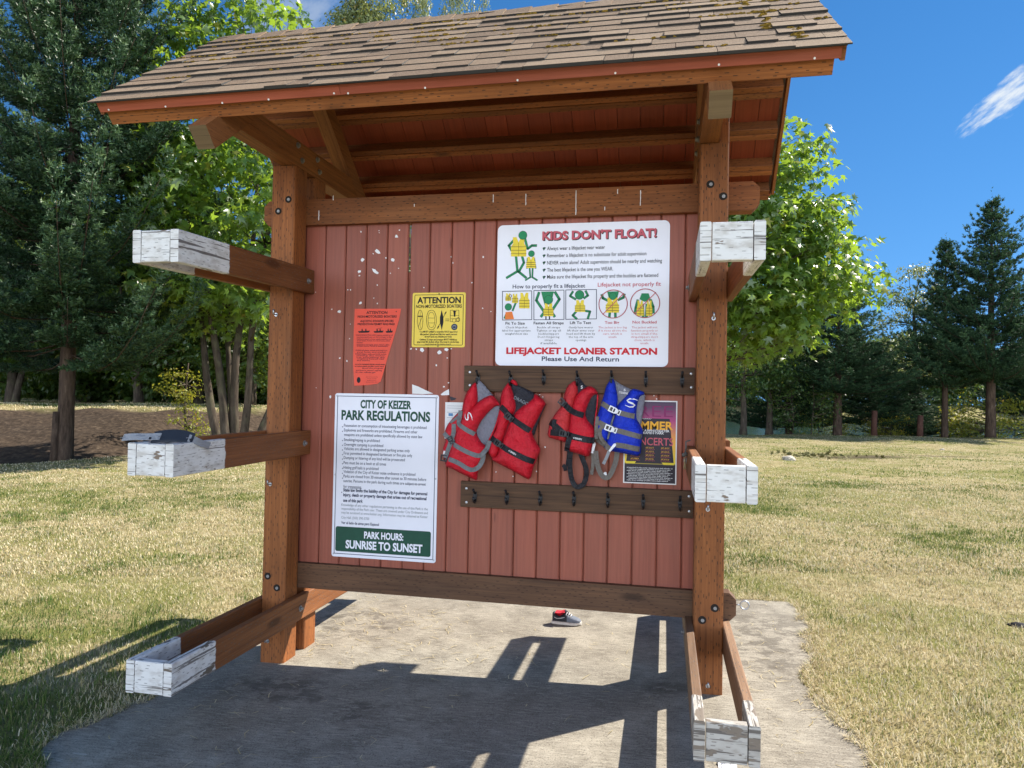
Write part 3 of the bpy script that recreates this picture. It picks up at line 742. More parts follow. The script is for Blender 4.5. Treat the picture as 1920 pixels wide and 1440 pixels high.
BU = rack_arm(W, 1.075, 1.968, 1.995, 'arm_white', 'block_white'); BU['label'] = 'upper rack arm on the right post with white end'
BM = rack_arm(W, .937, 1.118, 1.120, 'arm_white', 'block_white'); BM['label'] = 'middle rack arm on the right post with white end'
BL = rack_arm(W, 1.089, .262, .262, 'arm_bare', 'block_bare', through=True); BL['label'] = 'lowest rack arm on the right post, weathered grey'
for x0 in (0, W):
    for z in (2.04, 1.15): rack_arm(x0, 1.05, z, z, 'arm_white', 'block_white', front=False)

# hardware on the posts
def counterbore(x, z, post):  # flat dark disc paints the shade of the recess round the bolt head
    mb = MB(); mb.disc((x, -.0006, z), (0, -1, 0), .0195, .0012, 0, 18); mb.disc((x+.002, -.0018, z-.001), (0, -1, 0), .0085, .004, 1, 8); part(mb, 'bolt', ('recess_shade', 'steel_dull'), post)
for (px, py) in ((541, 374), (522, 396), (502, 1080), (519, 1102)): x, z = plane_pt(px, py, 0); counterbore(x, z, posts[0])
for (px, py) in ((1332, 345.5), (1356, 368), (1340, 1140), (1316.5, 1162.5)): x, z = plane_pt(px, py, 0); counterbore(x, z, posts[2])
def screw_hook(x, z, post):
    mb = MB(); mb.tube([(x, .0, z), (x, -.020, z), (x, -.028, z+.004), (x, -.030, z+.016), (x, -.028, z+.026)], .0045, 8); mb.disc((x, -.001, z), (0, -1, 0), .010, .003)
    part(mb, 'screw_hook', 'steel', post)
for (px, py) in ((518, 590), (507, 908), (502, 1202)): x, z = plane_pt(px, py, 0); screw_hook(x, z, posts[0])
for (px, py) in ((1338, 597), (1327, 955), (1327, 1286)): x, z = plane_pt(px, py, 0); screw_hook(x, z, posts[2])
def eye_bolt(x, n, z):
    mb = MB(); c = Vector((x+n*.045, .185, z)); mb.tube([(x, .185, z), (x+n*.026, .185, z)], .004, 8)
    mb.tube([c+Vector((math.cos(t)*.021, 0, math.sin(t)*.021)) for t in np.linspace(0, 2*math.pi, 25)], .0042, 8, cap=False); part(mb, 'eye_bolt', 'steel', low_beam)
eye_bolt(2.525, 1, .462); eye_bolt(-.022, -1, .462)
# pale droppings on the top beam
for (px, py, h) in ((986, 374, 20), (1080, 380, 42), (1201, 371, 26), (1158, 359, 8), (625, 371, 9), (598, 404, 18), (1134, 391, 6), (925, 372, 14), (757+20, 385, 5)):
    x, z = plane_pt(px, py, .1415); h = h*.0031; mb = MB(); n = 6
    L_ = [(x-.0016-.0012*rnd.random(), z+h/2-h*i/n) for i in range(n+1)]; R_ = [(x+.0012+.0022*rnd.random()*(i % 2), z+h/2-h*i/n) for i in range(n+1)]
    mb.prism(L_+R_[::-1], .1411, -.0008, 'y'); part(mb, 'bird_dropping', 'paper', top_beam)

# ------------------------------------------------------------------ printing: flat ink shapes and lettering laid on a board
class Ink:
    def __init__(s, mats, y, yf=None): s.mats = list(mats); s.mb = MB(); s.y = y; s.yf = yf; s.k = 0
    def mi(s, m):
        if m not in s.mats: s.mats.append(m)
        return s.mats.index(m)
    def yy(s, x, z, layer): return (s.y if s.yf is None else s.yf(x, z))-.0006-.00025*layer
    def poly(s, pts, m, layer=0):
        from mathutils.geometry import tessellate_polygon
        tris = tessellate_polygon([[Vector((p[0], p[1], 0)) for p in pts]])
        for t in tris:
            q = [pts[i] for i in t]
            if (q[1][0]-q[0][0])*(q[2][1]-q[0][1])-(q[1][1]-q[0][1])*(q[2][0]-q[0][0]) < 0: q = q[::-1]
            s.mb.face([(p[0], s.yy(p[0], p[1], layer), p[1]) for p in q], None, s.mi(m))
    def line(s, pts, w, m, layer=1, closed=False):
        pts = [Vector((p[0], p[1])) for p in pts]
        if closed: pts.append(pts[0])
        for a, b in zip(pts, pts[1:]):
            d = (b-a)
            if d.length < 1e-6: continue
            d.normalize(); n = Vector((-d.y, d.x))*w/2; e = d*w*.3
            s.poly([a-e-n, b+e-n, b+e+n, a-e+n], m, layer)
    def disc(s, c, r, m, layer=1, ry=None, n=18):
        s.poly([(c[0]+r*math.cos(t), c[1]+(ry or r)*math.sin(t)) for t in [2*math.pi*i/n for i in range(n)]], m, layer)
    def ring(s, c, r, w, m, layer=2, n=40):
        s.line([(c[0]+r*math.cos(t), c[1]+r*math.sin(t)) for t in [2*math.pi*i/n for i in range(n)]], w, m, layer, True)
    def text(s, body, x0, x1, zb, cap, m, bold=0, layer=2, shear=0, slope=0):
        cu = bpy.data.curves.new('t', 'FONT'); cu.body = body; cu.resolution_u = 3 if cap > .012 else 1; cu.offset = bold
        o = bpy.data.objects.new('t', cu); me = bpy.data.meshes.new_from_object(o)
        n = len(me.vertices)
        if n:
            co_ = np.zeros(n*3); me.vertices.foreach_get('co', co_); co_ = co_.reshape(-1, 3)
            a, b = co_[:, 0].min(), co_[:, 0].max(); sx = (x1-x0)/(b-a); sz = cap/.69
            X = x0+(co_[:, 0]-a)*sx+co_[:, 1]*sz*shear; Z = zb+co_[:, 1]*sz+slope*(X-x0)
            base = len(s.mb.v); k = s.mi(m)
            s.mb.v.extend((float(x), s.yy(float(x), float(z), layer), float(z)) for x, z in zip(X, Z))
            for p in me.polygons:
                f = tuple(base+i for i in p.vertices)
                s.mb.f.append(f); s.mb.uv.append([(0, 0)]*len(f)); s.mb.mi.append(k); s.mb.rn.append(.5); s.mb.sm.append(False)
        bpy.data.meshes.remove(me); bpy.data.objects.remove(o); bpy.data.curves.remove(cu)
    def build(s, name, parent): return s.mb.build(name, s.mats, parent)
def rrect(x0, z0, x1, z1, r, n=6):
    p = []
    for cx, cz, a in ((x1-r, z1-r, 0), (x0+r, z1-r, 90), (x0+r, z0+r, 180), (x1-r, z0+r, 270)):
        for i in range(n+1): t = R(a+90*i/n); p.append((cx+r*math.cos(t), cz+r*math.sin(t)))
    return p
class Map:
    """board coordinates: fractions measured on the board, top left origin, in the units of the measuring grid"""
    def __init__(s, ox, oy, sc, y): s.a = (ox, oy, sc, y)
    def __call__(s, x, y): return plane_pt(s.a[0]+x/s.a[2], s.a[1]+y/s.a[2], s.a[3])
YP = .18
def board(name, x0, z0, x1, z1, r, mat, th=.003, back=YP):
    mb = MB(); mb.prism(rrect(x0, z0, x1, z1, r), back-.0012, -th, 'y'); return mb.build(name, mat)
def screws(o, pts, y, r=.006, m='steel'):
    for x, z in pts:
        mb = MB(); mb.disc((x, y, z), (0, -1, 0), r, .0025, dome=1); mb.build('screw', m, o)

# ---- large white life jacket sign
kx0, kz0, kx1, kz1 = 1.258, 1.659, 2.176, 2.423; KY = YP-.0042
kid = tag(board('safety_sign', kx0, kz0, kx1, kz1, .030, 'white'), 'large white sign headed KIDS DON\'T FLOAT! with rounded corners', 'sign')
ik = Ink(['ink'], KY); K = Map(920, 400, 4.966, KY)
def KT(body, xa, xb, ya, yb, cap, m='ink', bold=0, **kw):
    a, b = K(xa, ya), K(xb, yb); ik.text(body, a[0], b[0], (a[1]+b[1])/2, cap*.000537, m, bold, **kw)
KT("KIDS DON'T FLOAT!", 487, 1552, 256, 222, 80, 'ink', .05, layer=1); KT("KIDS DON'T FLOAT!", 480, 1545, 250, 215, 80, 'pink_ink', .04, layer=3)
for body, xb, ya, yb in (('Always wear a lifejacket near water', 1065, 345, 330), ('Remember a lifejacket is no substitute for adult supervision', 1450, 412, 388), ('NEVER swim alone! Adult supervision should be nearby and watching', 1595, 477, 457),
                         ('The best lifejacket is the one you WEAR.', 1140, 545, 530), ('Make sure the lifejacket fits properly and the buckles are fastened', 1560, 612, 588)):
    KT(body, 525, xb, ya, yb, 36, 'ink', .008)
    a = K(498, ya-12); ik.poly([(a[0]-.009, a[1]+.006), (a[0]-.002, a[1]-.009), (a[0]+.010, a[1]+.008), (a[0], a[1]+.011)], 'green_ink', 1)
KT('How to properly fit a lifejacket', 205, 880, 700, 690, 38, 'navy_ink', .012); KT('Lifejacket not properly fit', 997, 1585, 685, 672, 38, 'pink_ink', .012)
KT('Fit To Size', 138, 318, 1036, 1035, 26, 'ink', .02); KT('Fasten All Straps', 400, 680, 1034, 1032, 26, 'ink', .02); KT('Lift To Test', 738, 935, 1031, 1030, 26, 'ink', .02)
KT('Too Big', 1062, 1197, 1029, 1028, 26, 'pink_ink', .02); KT('Not Buckled', 1320, 1545, 1026, 1024, 26, 'pink_ink', .02)
for cx, m, rows in ((240, 'ink', ('Check lifejacket', 'label for appropriate', 'weight/chest size')), (540, 'ink', ('Buckle all straps', 'Tighten or zip all', 'buckles/zippers', "Don't forget leg", 'straps', 'if available')),
                    (840, 'ink', ('Gently have wearer', 'lift their arms over', 'head and lift them by', 'the top of the arm', 'openings')),
                    (1135, 'pink_ink', ('The jacket is too big', 'if it rises above the', 'ears, which is', 'unsafe')), (1432, 'pink_ink', ('The jacket will not', 'function properly or', 'is too small if the', "straps/zippers don't", 'close, which is', 'unsafe'))):
    for i, b in enumerate(rows):
        hw = len(b)*6.3; KT(b, cx-hw, cx+hw, 1072+i*29.5, 1070+i*29.5, 20, m)
KT('LIFEJACKET LOANER STATION', 145, 1550, 1312, 1308, 60, 'red_ink', .045); KT('Please Use And Return', 475, 1195, 1378, 1375, 44, 'navy_ink', .018)
def KL(pts, w, m, layer=1, closed=False): ik.line([K(*p) for p in pts], w*.000537, m, layer, closed)
def KP(pts, m, layer=1): ik.poly([K(*p) for p in pts], m, layer)
def KD(x, y, r, m, layer=1, ry=None): ik.disc(K(x, y), r*.000537, m, layer, ry and ry*.000537)
def vest_icon(x0, y0, x1, y1, layer=3):
    w_, h = x1-x0, y1-y0
    KP([(x0+.12*w_, y0), (x0+.36*w_, y0), (x0+.5*w_, y0+.28*h), (x0+.64*w_, y0), (x0+.88*w_, y0), (x0+.86*w_, y0+.32*h), (x1, y0+.5*h), (x1, y1), (x0, y1), (x0, y0+.5*h), (x0+.14*w_, y0+.32*h)], 'vest_yellow', layer)
    for f in (.5, .68, .86): KL([(x0, y0+f*h), (x1, y0+f*h)], 5, 'brown_ink', layer+1)
    KL([(x0+.5*w_, y0+.28*h), (x0+.5*w_, y1)], 3.5, 'brown_ink', layer+1)
def figure(limbs, head, vest, w=18):
    for l in limbs: KL(l, w+5, 'ink', 1); KL(l, w, 'frog_green', 2)
    if vest: vest_icon(*vest)
    if head: KD(head[0], head[1], head[2]+3, 'ink', 4); KD(head[0], head[1], head[2], 'frog_green', 5)
# plain green walking figures in yellow jackets
figure([[(225, 240), (170, 300), (195, 345)], [(320, 240), (345, 330), (385, 300), (425, 300)], [(235, 390), (250, 540), (150, 600)], [(290, 390), (310, 460), (262, 545), (330, 600)]], (300, 205, 42), (190, 222, 332, 402), 20)
figure([[(345, 420), (338, 510)], [(405, 420), (418, 510)], [(362, 500), (370, 595), (325, 622)], [(392, 500), (388, 595), (432, 622)]], (380, 376, 30), (332, 405, 420, 510), 12)
for (a, b, c, d) in ((110, 727, 383, 994), (403, 720, 683, 992), (700, 714, 985, 987)): KL([(a, b), (c, b-5), (c, d-4), (a, d)], 6, 'navy_ink', 6, True)
vest_icon(138, 745, 190, 815); vest_icon(200, 750, 255, 835); vest_icon(265, 740, 362, 885)
KD(185, 770, 15, 'ink', 5); KD(185, 770, 9, 'white', 6)
figure([[(205, 905), (235, 830)], [(150, 930), (130, 975)]], (165, 872, 34), None, 15); KP([(138, 920), (200, 915), (218, 985), (135, 988)], 'orange_ink', 3)
KP([(470, 730), (590, 727), (560, 850), (500, 850)], 'frog_green', 1)
figure([[(450, 740), (425, 810), (500, 920), (470, 960)], [(600, 735), (640, 800), (565, 915), (595, 960)]], (540, 805, 42), (492, 838, 585, 958), 22)
KL([(515, 955), (515, 985)], 12, 'ink', 2); KL([(548, 955), (548, 985)], 12, 'ink', 2)
figure([[(790, 800), (740, 770), (765, 730)], [(870, 790), (905, 765), (885, 725)], [(800, 910), (765, 950), (800, 982)], [(860, 905), (925, 915), (905, 980)]], (828, 760, 44), (785, 808, 880, 918), 18)
KP([(1085, 730), (1195, 725), (1180, 790), (1100, 790)], 'frog_green', 1)
figure([[(1085, 810), (1045, 790), (1035, 760)], [(1190, 805), (1235, 785), (1245, 755)], [(1110, 920), (1105, 965)], [(1160, 920), (1162, 965)]], (1138, 772, 34), (1072, 785, 1195, 925), 20)
figure([[(1370, 810), (1352, 880), (1345, 930)], [(1490, 810), (1512, 870), (1515, 925)], [(1415, 850), (1420, 960)], [(1455, 850), (1450, 960)]], None, None, 22)
KP([(1405, 745), (1470, 745), (1490, 800), (1435, 825), (1385, 800)], 'frog_green', 4); vest_icon(1360, 812, 1425, 955, 3); vest_icon(1448, 812, 1505, 955, 3)
for cx, cy, r in ((1140, 845, 138), (1437, 838, 140)):
    c = K(cx, cy); ik.ring(c, r*.000537, .0045, 'pink_ink', 7); KL([(cx-.70*r, cy+.70*r), (cx+.72*r, cy-.72*r)], 8, 'pink_ink', 7)
ik.build('printing', kid)

# ---- tall white park rules sign
rx0, rz0, rx1, rz1 = .326, .569, .943, 1.493; RYY = YP-.0042
reg = tag(board('park_rules_sign', rx0, rz0, rx1, rz1, .014, 'white'), 'tall white sign headed CITY OF KEIZER PARK REGULATIONS with a green foot', 'sign')
ik = Ink(['green_ink'], RYY); K = Map(600, 720, 4.114, RYY); u_ = .00077
gx0, gz1 = rx0+.011, rz1-.016
ik.line([(rx0+.016, rz0+.018), (rx1-.016, rz0+.018), (rx1-.016, rz1-.016), (rx0+.016, rz1-.016)], .0035, 'navy_ink', 1, True)
def RT(body, xa, xb, y, cap, m, bold=0, layer=2):
    a, b = K(xa, y), K(xb, y); zc = K((xa+xb)/2, y)[1]; ik.text(body, a[0], b[0], zc, cap*u_, m, bold, layer)
RT('CITY OF KEIZER', 312, 705, 188, 56, 'green_ink', .04); RT('PARK REGULATIONS', 165, 850, 281, 66, 'green_ink', .04)
rules = [(1, 338, 185, 822, 'Possession or consumption of intoxicating beverages is prohibited'), (1, 373, 185, 752, 'Explosives and fireworks are prohibited. Firearms and other'), (0, 409, 185, 790, 'weapons are prohibited unless specifically allowed by state law'),
         (1, 444, 185, 462, 'Smoking/vaping is prohibited'), (1, 481, 185, 488, 'Overnight camping is prohibited'), (1, 517, 185, 693, 'Vehicles are allowed in designated parking areas only'), (1, 553, 183, 712, 'Fires permitted in designated barbecues or fire pits only'),
         (1, 587, 183, 655, 'Dumping or littering of any kind will be prosecuted'), (1, 623, 182, 510, 'Pets must be on a leash at all times'), (1, 659, 182, 452, 'Hitting golf balls is prohibited'), (1, 697, 181, 736, 'Violation of the City of Keizer noise ordinance is prohibited'),
         (1, 734, 181, 820, 'Parks are closed from 30 minutes after sunset to 30 minutes before'), (0, 770, 181, 816, 'sunrise. Persons in the park during such times are subject to arrest'), (0, 803, 181, 322, 'for trespassing.')]
for bl, y, xa, xb, t in rules:
    RT(t, xa, xb, y, 21, 'navy_ink', .004)
    if bl: ik.disc(K(174, y-8), .003, 'navy_ink', 2, n=8)
ik.line([K(660, 776), K(816, 776)], .0012, 'navy_ink', 2); ik.line([K(181, 808), K(322, 808)], .0012, 'navy_ink', 2)
for y, xb, t in ((843, 828, 'State law limits the liability of the City for damages for personal'), (880, 822, 'injury, death or property damage that arises out of recreational'), (911, 330, 'use of this park')): RT(t, 179, xb, y, 22, 'navy_ink', .03)
ik.disc(K(168, 835), .003, 'navy_ink', 2, n=8)
for y, xb, t in ((957, 832, 'Knowledge of any other regulations pertaining to the use of this Park is the'), (987, 832, 'responsibility of the Park user. These are covered under City Ordinance and'), (1017, 832, 'may be accessed at www.keizer.org. Information may be obtained at Keizer'), (1043, 380, 'City Hall. (503) 390-3700')): RT(t, 165, xb, y, 18, 'grey_ink')
RT('Ver el lado de atras para Espanol', 164, 455, 1086, 19, 'navy_ink', .02)
ik.poly(rrect(rx0+.022, K(500, 1312)[1], rx1-.030, K(500, 1118)[1], .012), 'green_ink', 1)
RT('PARK HOURS:', 340, 643, 1198, 47, 'white', .035, 3); RT('SUNRISE TO SUNSET', 197, 790, 1283, 56, 'white', .035, 3)
ik.build('printing', reg)
screws(reg, [(rx0+.012, (rz0+rz1)/2), (rx1-.010, (rz0+rz1)/2), (rx0+.012, rz0+.016), (rx1-.012, rz0+.016), (rx0+.012, rz1-.014), (rx1-.012, rz1-.014)], RYY, .005)

# ---- yellow boaters sign
yx0, yz0, yx1, yz1 = .777, 1.757, 1.084, 2.060
yel = tag(board('boater_notice_sign', yx0, yz0, yx1, yz1, .010, 'yellow', .002), 'square yellow metal sign headed ATTENTION NON-MOTORIZED BOATERS', 'sign')
YY = YP-.0032; ik = Ink(['ink'], YY); K = Map(600, 400, 4.0, YY); u_ = .00078
ik.line(rrect(yx0+.013, yz0+.012, yx1-.013, yz1-.012, .006, 2), .003, 'ink', 1, True)
RT('ATTENTION', 730, 1056, 673, 42, 'ink', .035); RT('NON-MOTORIZED BOATERS', 720, 1064, 709, 23, 'ink', .02)
def hull(cx, cy, rx, ry, n=20): return [K(cx+rx*math.copysign(abs(math.cos(t))**.8, math.cos(t)), cy+ry*math.sin(t)) for t in [2*math.pi*i/n for i in range(n)]]
ik.line(hull(752, 800, 20, 74), .0022, 'ink', 2, True); ik.line([K(735, 772), K(770, 772)], .006, 'ink', 2); ik.line([K(738, 850), K(765, 780)], .002, 'ink', 2); ik.line([K(752, 735), K(752, 865)], .0012, 'ink', 2)
ik.line(hull(836, 800, 37, 74), .0024, 'ink', 2, True); ik.line(hull(836, 800, 25, 58), .0018, 'ink', 2, True); ik.line([K(812, 785), K(860, 785)], .0018, 'ink', 2); ik.line([K(812, 822), K(860, 822)], .0018, 'ink', 2)
ik.poly([K(913, 725), K(926, 780), K(926, 820), K(913, 875), K(900, 820), K(900, 780)], 'ink', 2); ik.line([K(885, 856), K(945, 742)], .0026, 'ink', 2); ik.line([K(882, 862), K(890, 846)], .006, 'ink', 2); ik.line([K(938, 754), K(946, 740)], .006, 'ink', 2)
for y in (793, 806): ik.line([K(942, y), K(968, y)], .003, 'ink', 2)
ik.line([K(978, 728), K(996, 726), K(1010, 752), K(1024, 726), K(1042, 728), K(1042, 812), K(978, 812)], .002, 'ink', 2, True); ik.line([K(978, 766), K(1042, 766)], .0018, 'ink', 2); ik.line([K(978, 790), K(1042, 790)], .0018, 'ink', 2)
ik.poly([K(1001, 728), K(1018, 728), K(1015, 775), K(1004, 775)], 'ink', 2); ik.disc(K(1006, 804), .011, 'yellow', 3); ik.ring(K(1006, 804), .010, .002, 'ink', 4, 16); ik.ring(K(1036, 796), .010, .002, 'ink', 4, 16)
ik.disc(K(1008, 852), .018, 'navy_ink', 2); ik.disc(K(1008, 852), .012, 'grey_ink', 3); ik.disc(K(1008, 854), .008, 'navy_ink', 4, .005)
for y, xa, xb, t, b in ((894, 745, 1030, 'You MUST CARRY a wearable USCG approved', 0), (913, 752, 1028, 'life jacket (sized and fit) for each person', 0), (931, 785, 990, 'aboard and one whistle per boat.', 0), (953, 745, 1028, 'Children 12 years and younger MUST WEAR an', 0), (970, 727, 1045, 'approved life jacket when the boat is underway.', 0), (986, 790, 980, 'Learn more at the marine board', 0)):
    RT(t, xa, xb, y, 12, 'ink', .03 if y != 986 else 0)
ik.build('printing', yel); screws(yel, [((yx0+yx1)/2, yz1-.006), ((yx0+yx1)/2, yz0+.006)], YY, .0035, 'black_metal')

# ---- salmon paper notice with its lower right corner curling off the boards
def curl(x, z):
    e = max(0., (x-.60)*.9+(1.72-z)*.30); return YP-.0022-.35*e*e*(1 if z < 1.75 else .3)
def paper_sheet(name, outline, mat, yf, th=.0006, cell=.012):
    bp = []
    for i in range(len(outline)):
        a, b = Vector(outline[i]), Vector(outline[(i+1) % len(outline)]); n = max(1, int((b-a).length/cell))
        bp += [tuple(a.lerp(b, k/n)) for k in range(n)]
    xs = [p[0] for p in bp]; zz = [p[1] for p in bp]; ins = []
    for x in np.arange(min(xs), max(xs), cell):
        for z in np.arange(min(zz), max(zz), cell):
            if in_poly([x], [z], outline)[0] and min((x-p[0])**2+(z-p[1])**2 for p in bp) > (cell*.5)**2: ins.append((x, z))
    pts = [Vector(p) for p in bp+ins]; nb = len(bp)
    v, e, f, *_ = delaunay_2d_cdt(pts, [], [list(range(nb))], 1, 1e-6)
    mb = MB()
    for t in f:
        q = [v[i] for i in t]
        if (q[1][0]-q[0][0])*(q[2][1]-q[0][1])-(q[1][1]-q[0][1])*(q[2][0]-q[0][0]) < 0: q = q[::-1]
        mb.face([(p[0], yf(p[0], p[1]), p[1]) for p in q], None, 0, .5, True); mb.face([(p[0], yf(p[0], p[1])+th, p[1]) for p in q[::-1]], None, 0, .5, True)
    return mb.build(name, mat)
sal = [plane_pt(600+x/4, 400+y/4, YP-.003) for x, y in ((260, 716), (608, 715), (592, 800), (548, 950), (500, 1105), (470, 1215), (455, 1262), (430, 1278), (360, 1288), (257, 1293), (247, 1130), (252, 900))]
salmon = tag(paper_sheet('paper_notice', sal, 'orange_paper', curl), 'salmon red paper notice with a curling torn right edge', 'notice')
ik = Ink(['ink'], 0, lambda x, z: curl(x, z)); K = Map(600, 400, 4.0, YP-.003); u_ = .00078
RT('ATTENTION', 348, 505, 754, 20, 'ink', .02); RT('NON-MOTORIZED BOATERS', 283, 575, 782, 16, 'ink', .02); RT('AQUATIC INVASIVE SPECIES', 302, 552, 815, 15, 'ink', .02); RT('PREVENTION PERMIT REQUIRED', 283, 563, 838, 15, 'ink', .02)
for x in (330, 440, 520):
    w_ = 46 if x < 400 else 38 if x < 500 else 28
    ik.poly([K(x-w_, 884), K(x+w_, 880), K(x+w_*.75, 894), K(x-w_*.8, 896)], 'ink', 2)
    for dx in (-.3, .3): ik.poly([K(x+dx*w_-5, 882), K(x+dx*w_+5, 882), K(x+dx*w_+3, 866), K(x+dx*w_-3, 866)], 'ink', 2)
ik.line([K(420, 868), K(465, 858)], .0015, 'ink', 2)
lines = [(918, 268, 545, 'OREGON BOATING LAW requires permits for all'), (932, 276, 538, 'non-motorized boats ten feet or longer so that'), (947, 276, 532, 'funds are raised to keep aquatic invaders out'), (960, 276, 525, 'of our waters. Permits are sold at license sellers'), (974, 276, 320, 'statewide'),
         (990, 276, 520, 'Exemptions may apply, please visit the office'), (1000, 276, 512, 'to learn more. Permit is transferable.'), (1032, 266, 505, 'CLEAN all plants, animals and mud from'), (1045, 276, 500, 'your boat and trailer.'), (1060, 266, 498, 'DRAIN bilges, wells and holds before'), (1072, 276, 492, 'leaving the water.'), (1085, 276, 488, 'Let everything dry'),
         (1096, 276, 480, 'completely between trips'), (1108, 276, 375, 'and waters'), (1138, 262, 485, 'AQUATIC INVASIVE SPECIES CAUSE HARM'), (1152, 262, 480, 'to native plants and fish. Learn more'), (1166, 315, 474, 'about the program'), (1182, 270, 465, 'and how to report a sighting'), (1196, 262, 420, 'today')]
for y, a, b, t in lines: RT(t, a, b, y, 9, 'maroon_ink' if y not in (1138, 1152) else 'ink', .02)
ik.disc(K(290, 1250), .011, 'ink', 2, .017)
for y, a, b in ((1230, 345, 435), (1243, 355, 425), (1256, 352, 420), (1268, 345, 430)): RT('state marine board office', a, b, y, 6, 'maroon_ink')
ik.build('printing', salmon); screws(salmon, [K(572, 737)], YP-.003, .003, 'black_metal')

# ---- concert poster, partly behind the blue life jacket
px0, pz0, px1, pz1 = 1.955, 1.052, 2.226, 1.484
pos_ = tag(board('concert_poster', px0, pz0, px1, pz1, .001, 'paper', .0008), 'dark concert poster with a magenta to yellow border, half behind the blue life jacket', 'poster')
PY = YP-.0021; ik = Ink(['poster'], PY); K = Map(1160, 740, 8.0, PY); u_ = .00039
ik.poly([(px0+.006, pz0+.006), (px1-.006, pz0+.006), (px1-.006, pz1-.006), (px0+.006, pz1-.006)], 'poster', 0)
wP = px1-px0
def Q(u, v): return (px0+u*wP, pz1-v*(pz1-pz0))
ik.poly([Q(.14, .215), Q(.86, .215), Q(.95, .755), Q(.05, .755)], 'charcoal_ink', 1)
ik.poly([Q(.03, .775), Q(.97, .775), Q(.97, .985), Q(.03, .985)], 'charcoal_ink', 1)
def PT(b, u0, u1, v, cap, m, bold=0, layer=3): a = Q(u0, v); c = Q(u1, v); ik.text(b, a[0], c[0], a[1], cap, m, bold, layer)
PT('FREE', .06, .92, .195, .058, 'magenta_ink', -.01); PT('SUMMER', .05, .925, .345, .040, 'gold_ink', .03); PT('CONCERTS', .04, .93, .535, .038, 'pink_ink', .01)
PT('at the rotary amphitheater', .18, .52, .225, .006, 'paper'); PT('ROTARY AMPHITHEATER', .12, .86, .375, .011, 'paper', .02); PT('KEIZER RAPIDS PARK', .14, .76, .402, .011, 'paper', .02)
ik.poly([Q(.05, .735), Q(.24, .735), Q(.21, .762), Q(.05, .762)], 'vest_yellow', 2); ik.poly([Q(.72, .74), Q(.95, .74), Q(.95, .766), Q(.76, .766)], 'vest_yellow', 2)
for i, v in enumerate((.575, .62, .665, .71)):
    for u, mth in ((.14, 'SAT, JUNE %d'), (.42, 'SAT, JULY %d'), (.71, 'SAT, AUG %d')):
        PT(mth % (5+7*i), u, u+.15, v, .0075, 'gold_ink', .02); PT('the local band', u-.01, u+.17, v+.016, .005, 'pink_ink')
for i in range(9): PT(('presented by the parks department with thanks to', 'volunteers neighbours and many local sponsors who', 'make these evenings possible every single summer')[i % 3], .07+.03*(i % 2), .93-.04*(i % 3), .815+.019*i, .0055, 'paper', .02)
ik.build('printing', pos_)

# ---- small white flyer tucked behind the first life jacket
fx0, fz1 = plane_pt(835, 754, YP-.002); fx1, fz0 = fx0+.19, fz1-.20
fly = tag(board('white_flyer', fx0, fz0, fx1, fz1, .001, 'paper', .0008), 'small white flyer with thin lines, mostly hidden by the leftmost red life jacket', 'flyer')
ik = Ink(['grey_ink'], YP-.0021)
for i, v in enumerate((.02, .032, .055, .085, .12, .14, .16, .18)): ik.line([(fx0+.012, fz1-v), (fx0+.14+.02*(i % 2), fz1-v)], .0016, 'grey_ink', 1)
ik.poly([(fx0+.02, fz1-.060), (fx0+.045, fz1-.060), (fx0+.045, fz1-.076), (fx0+.02, fz1-.076)], 'blue_ink', 2)
ik.build('printing', fly)

# ---- scraps of old paper left under staples
sc_meshes = []
def scrap_mesh(sz, elong=1.):
    n = rnd.randint(5, 8); pts = [(math.cos(2*math.pi*i/n)*sz*rnd.uniform(.45, 1.1)*elong, math.sin(2*math.pi*i/n)*sz*rnd.uniform(.45, 1.1)) for i in range(n)]
    mb = MB(); mb.prism(pts, 0, -.0009, 'y'); o = mb.build('paper_scrap', 'paper'); d = o.data; bpy.data.objects.remove(o); return d
sc_meshes = [scrap_mesh(.0065, rnd.uniform(.8, 1.3)) for _ in range(6)]
tiny = [(307, 138), (443, 130), (445, 146), (597, 125), (400, 303), (495, 335), (590, 413), (529, 450), (230, 575), (209, 574), (90, 720), (228, 830), (222, 940), (150, 1085), (203, 1107), (985, 327), (997, 372), (1225, 328), (1140, 520), (780, 557), (1220, 712), (1282, 737), (683, 1016), (722, 1018), (985, 1016), (955, 1085), (930, 1300), (404, 636), (430, 676), (296, 468), (965, 1270), (430, 538)]
more = [(1226, 742), (1209, 738), (1231, 748), (1018, 744), (1012, 740), (1022, 838), (1090, 847), (592, 548-0), (593, 727), (930, 885), (1006, 884), (962, 893)]
def scrap(x, z, sc, label, grp=None, k=None, rot=None):
    o = bpy.data.objects.new('paper_scrap', sc_meshes[rnd.randrange(6)] if k is None else k); COL.objects.link(o)
    o.location = (x, YP-.0008, z); o.scale = (sc, 1, sc); o.rotation_euler = (0, rnd.uniform(0, 6.28) if rot is None else rot, 0)
    return tag(o, label, 'paper scrap', grp)
for q in tiny: x, z = plane_pt(600+q[0]/4, 400+q[1]/4, YP); scrap(x, z, rnd.uniform(.55, .95), 'tiny torn crumb of white paper stapled to the red boards', 'tiny paper crumbs on the red boards')
for q in more: x, z = plane_pt(q[0], q[1], YP); scrap(x, z, rnd.uniform(.5, .8), 'tiny torn crumb of white paper stapled to the red boards', 'tiny paper crumbs on the red boards')
